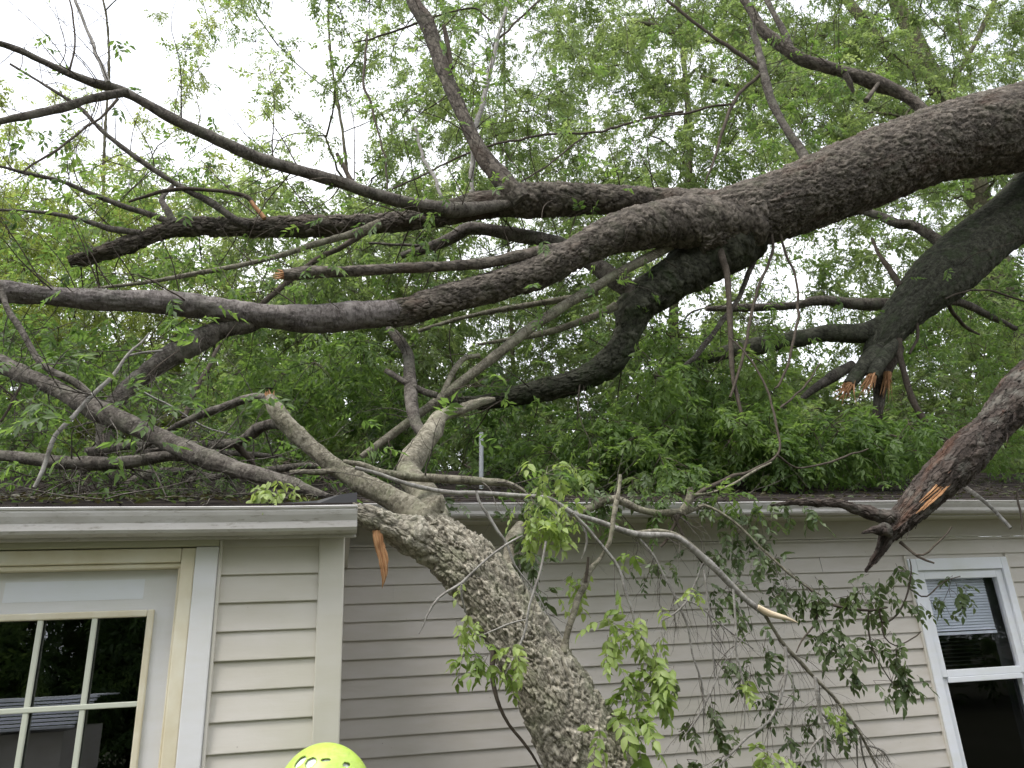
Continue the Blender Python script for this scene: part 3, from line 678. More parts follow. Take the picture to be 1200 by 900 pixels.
limb('L5b', [(745, 345, 26), (725, 330, 24), (700, 312, 24), (665, 290, 22), (633, 281, 21), (587, 272, 18), (550, 268, 17), (530, 279, 16), (500, 291, 14), (470, 300, 10)], 5.2, 5.7, LB)
limb('L5c', [(545, 272, 7), (515, 284, 6), (480, 288, 5), (432, 285, 4)], 5.6, 5.7, LB)
limb('T1', [(800, 280, 15), (775, 294, 15), (720, 323, 15), (670, 353, 15), (620, 386, 15), (570, 425, 14), (530, 456, 14), (490, 486, 13), (450, 516, 11), (423, 535, 8)], 5.0, 4.75, M['bark_greysmall'], label='long straight grey green branch slanting down in front')
limb('T1b', [(518, 463, 9), (530, 438, 8), (543, 421, 8), (562, 416, 7)], 4.8, 4.85, M['bark_greysmall'])
limb('B6', [(700, 343, 10), (665, 350, 10), (628, 356, 9), (587, 363, 8), (540, 373, 7), (490, 388, 6)], 5.05, 5.2, M['bark_greysmall'])
limb('B7', [(722, 358, 13), (700, 369, 11), (660, 384, 10), (630, 392, 9), (600, 397, 7), (560, 404, 4)], 5.15, 5.2, M['bark_greysmall'])
limb('B8', [(445, 262, 15), (420, 272, 12), (370, 286, 9), (330, 299, 9), (290, 309, 8), (233, 320, 8), (170, 331, 6), (110, 338, 5)], 5.0, 4.8, M['bark_greysmall'])
limb('B9', [(292, 264, 13), (277, 258, 12), (245, 236, 10), (217, 222, 9), (167, 190, 8), (123, 156, 7), (93, 126, 6), (53, 100, 5), (12, 75, 4)], 5.3, 5.2, LB)
limb('B10', [(205, 262, 10), (180, 253, 9), (140, 240, 8), (100, 224, 7), (67, 211, 6), (30, 203, 6), (0, 195, 5), (-40, 190, 4)], 5.4, 5.2, LB)
limb('B11', [(165, 273, 10), (130, 268, 9), (90, 256, 7), (50, 249, 6), (0, 246, 5)], 5.4, 5.4, LB)
limb('B12', [(310, 257, 6), (297, 240, 7), (285, 230, 7), (250, 224, 6), (200, 222, 6), (150, 238, 4)], 5.2, 5.3, M['twig_dark'])
limb('B12b', [(310, 256, 7), (303, 247, 7), (294, 236, 6)], 5.17, 5.18, M['wood'], name='broken_end')
limb('B13', [(205, 262, 11), (195, 245, 11), (190, 232, 9), (205, 215, 5)], 5.38, 5.5, LB)
limb('B14', [(430, 270, 12), (400, 290, 9), (370, 305, 8), (320, 345, 8), (290, 372, 8)], 5.2, 5.0, M['twig_dark'])
limb('B15', [(395, 180, 6), (408, 205, 8), (420, 222, 9)], 5.0, 4.98, M['twig_dark'])
limb('B16', [(487, 150, 5), (495, 180, 5), (508, 208, 5), (518, 232, 6)], 5.3, 5.1, M['twig_pale'])
limb('B17', [(430, 40, 3), (428, 70, 4), (426, 98, 4), (434, 120, 4), (443, 155, 3), (452, 190, 3), (454, 220, 3)], 5.4, 5.2, M['twig_dark'])
limb('B18', [(800, 131, 5), (760, 138, 4), (720, 150, 4), (690, 155, 3), (640, 158, 4), (600, 165, 4), (560, 175, 3), (520, 193, 3), (460, 222, 3)], 6.0, 5.6, M['twig_dark'])
limb('B19', [(690, 155, 3), (665, 175, 3), (640, 195, 3), (612, 212, 3)], 5.9, 5.7, M['twig_dark'])
# upward branches on the trunk, right
limb('R1', [(1098, 148, 20), (1083, 130, 18), (1060, 112, 18), (1033, 100, 19), (1005, 90, 19), (987, 84, 17), (960, 76, 18), (940, 70, 17), (918, 55, 16), (895, 36, 14), (880, 12, 13), (866, -10, 13), (855, -40, 12)], 5.1, 5.6, DK, 30, .02, (.006, .03, .05), label='gnarled dark branch bending up and left')
limb('R1b', [(928, 62, 11), (921, 42, 10), (908, 18, 9), (897, -5, 9), (890, -30, 8)], 5.45, 5.6, LB)
limb('R2', [(950, 196, 13), (938, 175, 13), (926, 158, 12), (914, 138, 12), (903, 115, 13), (895, 85, 12), (888, 55, 11), (880, 30, 11)], 5.1, 5.3, LB)
limb('R3', [(893, 82, 6), (860, 60, 6), (830, 38, 5), (800, 15, 5), (775, -5, 4)], 5.25, 5.4, M['twig_dark'])
limb('R4', [(890, 88, 6), (873, 103, 6), (860, 120, 6), (848, 150, 5), (838, 185, 4), (826, 215, 2)], 5.25, 5.2, M['twig_dark'])
limb('R5', [(858, 122, 4), (835, 125, 4), (810, 132, 4), (790, 135, 3), (760, 140, 2)], 5.22, 5.5, M['twig_dark'])
limb('R6', [(990, 86, 10), (996, 98, 8), (1000, 108, 5)], 5.2, 5.25, DK)
limb('R7', [(1015, 118, 9), (1022, 108, 6), (1030, 98, 6)], 5.2, 5.2, DK)
# hanging dark stems below the trunk
limb('H1', [(905, 268, 5), (903, 300, 5), (887, 343, 5), (877, 387, 5), (868, 430, 5), (856, 465, 4)], 4.9, 4.8, M['twig_dark'])
limb('H2', [(915, 275, 4), (922, 300, 4), (933, 328, 4), (935, 367, 4), (927, 410, 4), (916, 447, 4), (908, 455, 3)], 4.9, 4.8, M['twig_dark'])
limb('H3', [(842, 282, 10, 5.0), (846, 300, 10), (852, 322, 9), (855, 367, 8), (858, 433, 7), (864, 465, 6), (870, 487, 6), (877, 500, 4)], 4.9, 4.8, M['twig_dark'])
limb('H4', [(905, 262, 9), (885, 300, 9), (867, 347, 8), (843, 380, 8), (820, 412, 8), (800, 430, 6)], 5.2, 5.3, LB)
limb('H5', [(855, 395, 3), (880, 422, 3.5), (903, 467, 4), (911, 505, 4), (910, 533, 4), (880, 552, 5), (850, 562, 6), (822, 575, 7), (807, 584, 8)], 4.7, 4.2, M['twig_dark'])
limb('H6', [(910, 533, 4), (935, 548, 3), (960, 545, 3), (990, 535, 3), (1018, 526, 2)], 4.25, 4.5, M['twig_dark'])
limb('H7', [(912, 480, 4), (930, 465, 3), (945, 450, 3), (960, 425, 2)], 4.7, 4.9, M['twig_dark'])
# many finer twigs, leaves on their tips
tw = MB(); lf = MB(); tips = []
def spawn(key, n, L, r, up=0., depth=2, tl=tips, mbb=tw, t0=.15, t1=1.):
    p, rr = limb_specs[key]
    for i in range(n):
        k = int(RNG.uniform(t0, t1)*(len(p)-2)); T = unit(p[k+1]-p[k]); d = unit(T*RNG.uniform(.2, .8)+unit(np.cross(T, rdir(1)[0]))+np.array([0, 0, up]))
        twiggy(mbb, p[k]+d*rr[k]*.5, d, L*RNG.uniform(.5, 1.2), r*RNG.uniform(.6, 1.2), depth, -.12, tl)
for key, n, L, r, up in (('L1', 30, 0.99, .006, .1), ('L2', 34, 0.88, .005, .2), ('L3x', 26, 0.77, .005, .1), ('L3b', 19, 0.66, .006, 0), ('L4', 17, 0.99, .006, .2), ('L4b', 17, 0.77, .004, .2),
                         ('L5', 17, 0.88, .006, -.2), ('L5b', 15, 0.77, .006, 0), ('T1', 13, 0.55, .004, .2), ('B9', 19, 0.66, .004, .2), ('B10', 17, 0.55, .004, 0), ('B8', 13, 0.55, .004, 0), ('R1', 22, 0.88, .006, .3),
                         ('R2', 13, 0.66, .005, .2), ('L2b', 9, 0.55, .004, 0), ('H4', 9, 0.55, .004, -.2), ('B14', 9, 0.55, .004, 0), ('B18', 11, 0.55, .004, 0), ('R3', 9, 0.55, .003, 0), ('L2c', 7, 0.44, .003, 0)):
    spawn(key, n, L, r, up)
meta(tw.build('twigs', M['twig_dark'], A), kind='stuff')
tp = np.array([t[0] for t in tips]); td = np.array([t[1] for t in tips])
# leaves on tips: fewer where the picture opens to white sky
def proj(p):
    q = np.asarray(p)-CAMP; z = q @ CC; return 600+FPX*(q @ CA)/z, 450-FPX*(q @ CB)/z
DENS = np.array([   # share of the view filled by standing crowns, 100 px cells, from the top of the photo down
    [.05, .16, .66, .40, .64, .80, .90, .93, .92, .90, .92, .84],
    [.45, .34, .45, .36, .66, .86, .88, .82, .80, .90, .94, .88],
    [.85, .80, .80, .84, .88, .90, .92, .93, .84, .72, .84, .90],
    [.92, .88, .82, .92, .92, .92, .93, .88, .74, .66, .80, .92],
    [.95, .95, .95, .95, .95, .95, .95, .93, .90, .90, .90, .93],
    [.97]*12])
def dens(px, py):
    x = min(max(px/100-.5, 0), 10.999); y = min(max(py/100-.5, 0), 4.999); i, j = int(x), int(y); fx, fy_ = x-i, y-j
    return (DENS[j, i]*(1-fx)+DENS[j, i+1]*fx)*(1-fy_)+(DENS[j+1, i]*(1-fx)+DENS[j+1, i+1]*fx)*fy_
keep = np.array([RNG.random() < dens(*proj(q))*.27 for q in tp])
compounds(lf, tp[keep], td[keep], .06, 4, .55, .15, tone if False else False)
# leaf masses of the fallen crown
TWM = 1
def mass(mb, n, x0, y0, x1, y1, Ya, Yb, rad, comp, size, tone, mi=0, droop=.45):
    for i in range(n):
        qx, qy, qY = RNG.uniform(x0, x1), RNG.uniform(y0, y1), RNG.uniform(Ya, Yb)
        if qx > 925 and qy < 500 and qY < 5.95: continue
        c = P(qx, qy, qY)
        if c[1] > 4.4 and proj(c)[0] > 820 and proj(c)[1] > 535: c = c+np.array([0, 0, .28])
        if Yb < 9 and c[1] > GR and c[2] < roof_rear(c[1])+.05 and c[2] > 2.2: c[2] = roof_rear(c[1])+.1
        clump(mb, c, rad*RNG.uniform(.7, 1.2), comp, size, 4, tone, mi=mi, droop=droop, twig_mi=TWM)
mass(lf, 95, 590, 488, 1060, 575, 4.9, 6.3, .34, 30, .062, .55)
mass(lf, 40, 745, 420, 1000, 500, 4.9, 6.2, .32, 26, .06, .7)  # lighter tone stands in for light falling on the front sprays
mass(lf, 24, 790, 380, 1090, 470, 5.2, 6.5, .3, 22, .058, .7)
mass(lf, 9, 580, 570, 900, 592, 4.12, 4.24, .17, 12, .05, .55)
mass(lf, 18, 640, 490, 1040, 560, 4.6, 5.1, .24, 22, .058, .75)
mass(lf, 20, 880, 470, 1090, 560, 4.7, 5.4, .28, 26, .06, .5)
mass(lf, 57, 0, 380, 330, 570, 5.2, 7.5, .36, 24, .06, .45)
mass(lf, 27, 300, 390, 440, 500, 5.3, 6.5, .32, 26, .06, .65)
mass(lf, 37, 380, 440, 600, 575, 5.6, 7.6, .32, 20, .06, .25)
mass(lf, 37, 1060, 330, 1260, 560, 5.9, 7.8, .38, 26, .06, .5)
mass(lf, 27, 0, 190, 260, 330, 5.8, 7.5, .34, 22, .055, .8)
mass(lf, 13, 930, 60, 1100, 130, 5.6, 6.3, .3, 24, .055, .7)
mass(lf, 13, 880, 120, 1060, 200, 5.6, 6.3, .3, 20, .055, .6)
mass(lf, 8, 680, 380, 800, 420, 5.4, 6.0, .25, 20, .055, .6)
meta(lf.build('foliage', [M['leaf_fallen'], M['twig_dark']], A), kind='stuff')

# ------------------------------------------------------------------ fallen tree B : black limb at the right with torn stubs
B = empty('fallen_limb', P(1290, 900, 5.7), 'black mossy limb from the right edge ending in torn orange splinters above the rear roof', 'tree limb')
YB = 5.6
limb('Bt', [(1420, 60, 120), (1310, 150, 98), (1200, 243, 80), (1150, 283, 68), (1100, 328, 62), (1067, 360, 52), (1046, 384, 46), (1028, 408, 34), (1018, 424, 18)], YB, YB, MS, 90, .014, (.014, .05, .085), name='trunk', par=B)
limb('Bt2', [(1420, 60, 120, 5.6), (1560, 160, 130, 5.8), (1700, 520, 140, 6.0), (1760, 1000, 150, 6.2)], YB, YB, MS, 40, .05, (.014, .05, .085), name='trunk', par=B)
limb('Bb1', [(1050, 375, 34), (1010, 390, 27), (970, 390, 25), (933, 397, 24), (883, 407, 24), (850, 413, 21), (815, 424, 16), (790, 432, 10)], YB, 5.8, MS, par=B, label='horizontal dark branch reaching left')
limb('Bb2', [(1070, 358, 24), (1035, 357, 20), (1000, 356, 17), (960, 352, 15), (930, 358, 13), (870, 361, 12), (827, 362, 8)], 5.8, 6.2, LB, par=B)
limb('Bb3', [(1035, 400, 30), (1015, 425, 24), (1003, 440, 20), (995, 452, 17)], YB, 5.5, MS, par=B)
splinters(B, P(996, 450, 5.5), P(984, 478, 5.45)-P(996, 450, 5.5), .055, .24, 34, label='left tuft of orange torn wood')
limb('Bb3b', [(1045, 405, 26), (1030, 425, 20), (1022, 442, 17)], 5.55, 5.45, MS, par=B)
splinters(B, P(1022, 440, 5.45), P(1010, 472, 5.4)-P(1022, 440, 5.45), .048, .27, 30, label='middle tuft of orange torn wood')
limb('Bb3c', [(1045, 405, 34), (1038, 425, 26), (1032, 450, 22), (1028, 490, 14), (1026, 500, 8)], 5.7, 5.7, M['bark_rot'], par=B)
splinters(B, P(1040, 440, 5.6), P(1036, 475, 5.6)-P(1040, 440, 5.6), .045, .26, 22, label='right strip of orange torn wood')
limb('Bb4', [(1000, 428, 16), (978, 440, 15), (955, 455, 11), (935, 470, 8), (912, 478, 9), (890, 487, 7)], 5.7, 5.9, LB, par=B)
limb('Bb5', [(1052, 398, 12), (1055, 420, 10), (1062, 445, 9), (1068, 465, 10), (1078, 485, 10), (1092, 503, 11), (1110, 517, 8), (1128, 530, 3)], 5.5, 5.4, M['twig_dark'], par=B)
limb('Bb6', [(1098, 350, 12), (1130, 356, 11), (1165, 373, 10), (1190, 385, 8)], 5.7, 6.2, LB, par=B)
limb('Bb7', [(1112, 292, 18), (1095, 279, 15), (1070, 264, 14), (1052, 262, 14), (1030, 253, 12), (1005, 245, 12)], 5.7, 6.1, LB, par=B)
limb('Bb8', [(1055, 335, 10), (1040, 312, 8), (1030, 298, 6), (1022, 280, 5)], 5.6, 5.8, M['twig_dark'], par=B)
limb('Bb9', [(1108, 350, 2), (1130, 342, 3), (1160, 341, 3), (1190, 350, 3), (1230, 362, 3)], 5.3, 5.4, M['twig_dark'], par=B)
limb('Bb10', [(1108, 350, 7), (1120, 370, 6), (1135, 385, 5), (1148, 392, 3)], 5.6, 5.8, M['twig_dark'], par=B)
limb('Bb11', [(1073, 375, 6), (1075, 395, 5), (1066, 415, 4)], 5.5, 5.5, M['twig_dark'], par=B)
tw = MB(); tips = []
for key, n, L, r, up in (('Bt', 14, .8, .005, 0), ('Bb1', 12, .6, .005, 0), ('Bb2', 8, .6, .004, 0), ('Bb5', 7, .5, .004, 0), ('Bb7', 6, .6, .004, .2), ('Bb6', 6, .6, .004, 0)):
    spawn(key, n, L, r, up, tl=tips, mbb=tw, t0=.3)
meta(tw.build('twigs', M['twig_dark'], B), kind='stuff')
lf = MB(); tp = np.array([t[0] for t in tips]); td = np.array([t[1] for t in tips]); kk = RNG.random(len(tp)) < .35
compounds(lf, tp[kk], td[kk], .06, 4, .5, .15)
mass(lf, 14, 1080, 200, 1260, 420, 6.0, 7.0, .32, 22, .055, .5)
meta(lf.build('foliage', [M['leaf_fallen'], M['twig_dark']], B), kind='stuff')

# ------------------------------------------------------------------ C : rotten hanging branch, right
Cc = empty('broken_branch', P(1130, 640, 3.85), 'thick rotten branch with peeling bark hanging down beside the window at the right edge', 'broken branch')
limb('C', [(1420, 300, 54.6, 4.4), (1290, 385, 56.3, 4.1), (1200, 460, 54.6, 3.9), (1160, 503, 47.5, 3.85), (1120, 543, 44.0, 3.8), (1085, 580, 42.2, 3.8), (1058, 608, 37.0, 3.8), (1040, 628, 23.8, 3.8), (1030, 648, 10.6, 3.8), (1014, 670, 1.8, 3.8)], 3.8, 3.8, M['bark_rot'], 80, .009, (.013, .03, .11), name='trunk', par=Cc, lump=.16)
limb('C1', [(1052, 608, 24), (1028, 604, 23), (1005, 597, 18), (985, 591, 14), (960, 589, 12), (930, 589, 9), (903, 592, 4)], 3.8, 3.75, M['bark_rot'], 40, .009, (.006, .018, .06), par=Cc, lump=.22, label='shaggy reddish side branch')
limb('C2', [(1055, 635, 6), (1066, 645, 4.5), (1078, 653, 4), (1094, 660, 3)], 3.8, 3.7, M['twig_dark'], par=Cc)
limb('C3', [(1073, 650, 3), (1085, 650, 3), (1096, 642, 3), (1106, 630, 2.5), (1114, 616, 2)], 3.72, 3.6, M['twig_dark'], par=Cc)
limb('C4', [(1130, 570, 7), (1150, 585, 6), (1165, 598, 6), (1185, 618, 6)], 4.05, 3.9, M['twig_pale'], par=Cc)
limb('C5', [(1192, 575, 3), (1195, 600, 3), (1199, 620, 2)], 4.0, 3.9, M['twig_dark'], par=Cc)
limb('C6', [(1040, 622, 18), (1022, 622, 9), (1010, 625, 2)], 3.75, 3.72, M['bark_rot'], par=Cc, lump=.4)
s = MB()
cp, crr = limb_specs['C']
for i in range(130):     # lifted strips of bark
    k = int(RNG.uniform(.25, .95)*len(cp)); T = unit(cp[min(k+6, len(cp)-1)]-cp[k]); n_ = unit(np.cross(T, rdir(1)[0])); n_ = n_ if n_[1] < .3 else -n_
    b0 = cp[k]+n_*crr[k]*.96; l = RNG.uniform(.03, .10); d = unit(T+n_*RNG.uniform(.1, .45)+RNG.normal(size=3)*.1)
    sd_ = unit(np.cross(d, n_))*RNG.uniform(.003, .010)
    q = [b0-sd_, b0+sd_, b0+d*l*.5+sd_*.9, b0+d*l*.5-sd_*.9, b0+d*l]
    s.add(q, [(0, 1, 2, 3)], np.array(q)); s.add(q, [(3, 2, 4)], np.array(q))
o = s.build('bark_strip', M['bark_rot'], Cc, smooth=False); so_ = o.modifiers.new('s', 'SOLIDIFY'); so_.thickness = .003; o['kind'] = 'stuff'
s = MB()
for k in range(6):
    ox, oy, l = RNG.uniform(-5, 6), RNG.uniform(-9, 9), RNG.uniform(.5, 1.1)
    tube(s, trace([(1128+ox-12*(1-l), 542+oy, 1.5), (1112+ox, 560+oy, 4), (1095+ox*1.2, 578+oy, 3.5), (1095-22*l+ox, 578+20*l+oy, .8)], 3.705+abs(ox)*.0016), 5, .008, lump=.4, wob=.004)
o = s.build('torn_patch', M['wood'], Cc, smooth=False); o['label'] = 'patch of orange torn wood on the rotten branch'

# ------------------------------------------------------------------ D : leaning grey trunk in front
D = empty('leaning_tree', P(1010, 1560, 3.6), 'thick pale grey trunk with flaky bark leaning on the corner of the house', 'tree')
D.location.z = 0
GB, GS = M['bark_grey'], M['bark_greysmall']
C = trace([(930, 1560, 330, 3.45), (905, 1490, 250, 3.4), (858, 1330, 190, 3.35), (800, 1140, 150, 3.32), (740, 1000, 126, 3.3), (697, 905, 112, 3.3), (668, 850, 101, 3.3), (643, 800, 92, 3.3), (622, 765, 84, 3.32), (600, 730, 81, 3.34), (576, 695, 81, 3.36), (549, 662, 80, 3.38), (523, 639, 70, 3.4), (505, 622, 60, 3.42), (495, 608, 44, 3.42)], 3.3)
dtr, dtr_r = part_tube('trunk', C, GB, D, 270, .005, (.019, .050, .085), .08, 0)
dsp = (.0035, None, None)
limb('D1', [(540, 650, 62, 3.4), (508, 637, 56, 3.4), (480, 627, 48, 3.4), (455, 617, 40, 3.38), (432, 606, 33, 3.36), (412, 598, 26, 3.34), (385, 592, 18, 3.3)], 3.4, 3.3, GB, 120, .007, (.014, .045, .075), par=D, label='stout fork jammed under the roof corner')
limb('D2', [(515, 625, 52), (485, 600, 38), (455, 582, 31), (420, 563, 29), (383, 540, 27), (350, 510, 26), (333, 492, 25), (322, 478, 21), (316, 464, 13)], 3.42, 3.7, GS, 80, .008, dsp, par=D, label='pale fork rising to a snapped orange end')
splinters(D, P(316, 464, 3.7), P(312, 448, 3.7)-P(316, 464, 3.7), .024, .045, 14, label='snapped orange end of the pale fork')
limb('D2b', [(322, 472, 14), (305, 465, 12), (287, 468, 13), (262, 477, 13), (233, 487, 12), (212, 497, 11), (190, 510, 9), (160, 530, 5)], 3.7, 4.3, LB, par=D)
limb('D2c', [(335, 495, 20), (318, 497, 17), (303, 502, 17), (290, 512, 16), (275, 519, 14), (255, 521, 11), (217, 521, 9), (170, 530, 7)], 3.68, 4.4, LB, par=D)
limb('D2d', [(275, 519, 12), (285, 530, 10), (295, 540, 7), (300, 552, 5)], 3.95, 4.0, M['twig_dark'], par=D)
limb('D3', [(512, 630, 46), (505, 600, 40), (494, 575, 36), (479, 556, 34), (484, 538, 32), (497, 520, 28), (508, 503, 26), (514, 490, 22), (525, 484, 18), (540, 480, 16), (560, 472, 13), (578, 468, 8)], 3.45, 4.6, GS, 50, .014, dsp, par=D, label='bent pale fork rising towards the mossy limb')
limb('D3b', [(500, 512, 16), (487, 495, 17), (482, 470, 18), (480, 440, 20), (478, 415, 17), (465, 395, 15), (455, 385, 10)], 4.4, 5.0, M['bark_limb'], par=D)
limb('D3c', [(512, 463, 10), (500, 460, 10), (478, 450, 10), (462, 440, 9), (452, 434, 8)], 4.6, 4.7, LB, par=D)
splinters(D, P(453, 434, 4.7), P(446, 430, 4.7)-P(453, 434, 4.7), .02, .02, 6)
limb('D3d', [(505, 600, 30), (500, 612, 24), (515, 585, 20), (515, 600, 14)], 3.4, 3.4, GS, par=D)
limb('D4', [(402, 541, 7), (425, 545, 9), (450, 555, 12), (493, 559, 12), (530, 561, 12), (562, 562, 11), (597, 568, 9), (615, 578, 6)], 3.55, 3.6, GS, par=D)
limb('D4b', [(340, 554, 8), (375, 552, 10), (410, 551, 9), (440, 562, 7)], 3.6, 3.5, GS, par=D)
limb('D5', [(416, 548, 5.5), (445, 556, 6.2), (474, 566, 7.0), (524, 577, 7.8), (565, 578, 7.0), (607, 581, 7.0), (645, 585, 7.0), (671, 602, 8.6), (700, 611, 8.6), (724, 620, 9.4), (750, 627, 10.1), (788, 628, 9.4), (808, 639, 10.1), (826, 655, 10.9), (848, 676, 10.1), (868, 697, 10.1), (886, 712, 9.4), (897, 720, 7.8)], 3.3, 3.45, M['twig_pale'], par=D, wob=.004, label='weathered silvery branch lying across the gutter and split at its end')
limb('D5t', [(888, 711, 9), (903, 720, 9.5), (917, 724, 7), (935, 730, 1.5)], 3.44, 3.42, M['wood_pale'], par=D, name='broken_end', label='long pale split end')
limb('D5u', [(745, 625, 7.4), (775, 622, 6.6), (800, 630, 6.6), (822, 648, 6.6), (850, 676, 5.7), (880, 705, 4.9), (893, 714, 4.1)], 3.49, 3.5, GS, par=D, wob=.004)
limb('D5v', [(895, 718, 7.0), (905, 735, 5.5), (920, 757, 6.2), (935, 773, 6.2), (950, 790, 5.5), (965, 805, 5.5), (977, 817, 5.5), (993, 838, 4.7), (1007, 858, 3.9), (1018, 880, 3.9), (1030, 902, 3.1)], 3.46, 3.6, GS, par=D, wob=.003)
limb('D6', [(670, 606, 8.2), (682, 601, 10.7), (697, 592, 12.3), (712, 586, 12.3), (727, 587, 12.3), (745, 595, 11.5), (765, 600, 11.5), (785, 601, 11.5), (800, 600, 11.5), (812, 596, 8.2), (822, 594, 5.7)], 4.08, 4.08, GS, par=D, label='smooth crooked branch resting on the gutter')
limb('D6b', [(799, 602, 13), (806, 590, 12), (809, 578, 11), (808, 571, 9)], 4.08, 4.06, GS, par=D)
limb('D6c', [(818, 594, 5), (826, 592, 5), (845, 601, 4), (863, 613, 4), (885, 635, 4), (901, 651, 4), (923, 671, 4), (946, 688, 4), (962, 697, 2)], 4.05, 3.95, GS, par=D, wob=.003)
limb('D6d', [(812, 580, 5), (830, 577, 4), (850, 570, 4), (880, 556, 4), (903, 543, 3)], 4.08, 4.2, GS, par=D)
limb('D6e', [(796, 603, 6), (790, 618, 5), (780, 632, 4), (772, 640, 4)], 4.05, 4.1, M['twig_dark'], par=D)
limb('D6f', [(790, 604, 5), (797, 620, 5), (808, 640, 4), (825, 660, 3)], 4.05, 4.1, M['twig_dark'], par=D)
limb('D7', [(661, 765, 15), (663, 752, 12), (666, 737, 11), (671, 722, 10), (678, 700, 10), (686, 684, 10), (690, 670, 9), (702, 656, 7), (712, 640, 7), (716, 628, 7), (720, 600, 8), (725, 575, 7), (727, 560, 6), (727, 556, 5)], 3.22, 3.25, GS, par=D, wob=.002, label='upright stick growing from the trunk')
limb('D7b', [(686, 682, 6), (688, 668, 5), (690, 654, 4)], 3.22, 3.2, M['twig_dark'], par=D)
limb('D8', [(580, 740, 8), (577, 775, 8), (577, 795, 7), (581, 815, 6), (588, 835, 6), (598, 852, 5), (610, 866, 5), (622, 882, 4), (635, 905, 4)], 3.28, 3.3, M['twig_dark'], par=D, wob=.002)
limb('D9', [(598, 668, 22), (600, 650, 26), (603, 630, 22), (610, 615, 14)], 3.6, 3.8, GS, par=D)
TWP = M['twig_pale']
for i, t_ in enumerate([
    ([(558, 575, 4), (562, 590, 4), (573, 605, 5), (583, 622, 5), (594, 636, 4), (600, 655, 4), (607, 668, 3), (628, 694, 3), (645, 726, 2.5), (660, 746, 2)], 3.15),
    ([(612, 628, 3), (597, 636, 4), (575, 652, 4), (555, 670, 4), (542, 683, 5), (530, 690, 4), (516, 699, 4), (506, 712, 4), (500, 724, 3), (496, 735, 2.5), (491, 743, 2)], 3.12),
    ([(541, 685, 3.5), (541, 700, 3), (546, 718, 2.5)], 3.1),
    ([(640, 634, 4), (636, 655, 4), (628, 688, 4), (620, 712, 4), (616, 738, 4), (608, 758, 3.5), (598, 780, 3), (590, 795, 2.5), (584, 809, 2)], 3.08),
    ([(616, 726, 2), (595, 731, 3), (575, 740, 2.5), (550, 750, 2)], 3.1),
    ([(672, 602, 4), (683, 613, 5), (696, 628, 5), (710, 645, 5), (722, 660, 5), (729, 676, 5), (733, 694, 5), (740, 712, 4), (744, 730, 3), (747, 750, 2)], 3.2),
    ([(670, 600, 4), (680, 612, 4), (688, 628, 4), (687, 642, 3), (682, 655, 2)], 3.25),
    ([(859, 690, 4), (861, 710, 4), (863, 740, 4), (862, 762, 4), (868, 785, 3.5), (873, 815, 3), (872, 855, 2)], 3.4),
    ([(920, 758, 6), (922, 780, 6), (918, 805, 5), (910, 830, 5), (896, 850, 4), (878, 862, 4), (860, 880, 3.5), (842, 898, 3)], 3.45),
    ([(955, 793, 6), (958, 817, 6), (962, 840, 5), (967, 862, 5), (967, 905, 4)], 3.46),
    ([(964, 862, 4), (952, 875, 4), (938, 900, 3)], 3.46),
    ([(748, 630, 4), (765, 650, 4), (778, 675, 4), (791, 700, 4), (806, 735, 3.5), (812, 770, 3), (822, 800, 3), (825, 850, 2)], 3.5),
    ([(825, 660, 4), (820, 668, 4), (818, 676, 3), (812, 690, 3), (805, 705, 3), (790, 720, 3), (775, 728, 2)], 3.45),
    ([(878, 740, 2), (850, 775, 2), (838, 800, 3), (828, 820, 4), (815, 845, 3), (800, 865, 2)], 3.5),
    ([(928, 790, 4), (930, 815, 3.5), (928, 850, 3), (927, 890, 2)], 3.55),
    ([(1010, 875, 4), (1020, 874, 3), (1035, 880, 3), (1043, 893, 2)], 3.58),
    ([(1008, 862, 4), (1010, 880, 3), (1016, 902, 3)], 3.6), ([(1003, 855, 3), (1004, 880, 3), (1005, 902, 2)], 3.62),
    ([(825, 668, 3.5), (829, 700, 3.5), (833, 735, 3), (836, 770, 3), (838, 800, 2.5)], 3.6),
    ([(790, 700, 3), (815, 708, 2.5), (840, 728, 2.5), (862, 745, 2.5), (883, 760, 2)], 3.6)]):
    limb('W%d' % i, t_[0], t_[1], t_[1]+.05, TWP, par=D, wob=.003, sides=6, lump=.1)
# fine dry twigs
tw = MB(); tips = []
for key, n, L in (('D5', 12, .32), ('D5v', 14, .34), ('W8', 8, .28), ('W9', 7, .25), ('W11', 10, .3), ('W7', 7, .25), ('W13', 8, .25), ('W12', 5, .2), ('W14', 6, .2), ('W18', 8, .25), ('W19', 6, .22), ('W15', 4, .12), ('W5', 4, .2), ('W0', 3, .15), ('D6c', 8, .35), ('D6', 3, .3)):
    p, rr = limb_specs[key]
    for i in range(n):
        k = int(RNG.uniform(.3 if key in ('D5',) else .15, .98)*(len(p)-2)); T = unit(p[k+1]-p[k]); 
        if key == 'D5': k = int(RNG.uniform(.62, .99)*(len(p)-2))
        d = unit(T*.5+unit(np.cross(T, rdir(1)[0]))*np.array([1, .5, 1])*.8+np.array([0, -.05, -.45]))
        twiggy(tw, p[k], d, L*RNG.uniform(.5, 1.2), .0021*RNG.uniform(.6, 1.1), 2, -.35, tips, bend=.45, kids=2)
meta(tw.build('twigs', [M['bark_limb']], D), kind='stuff')
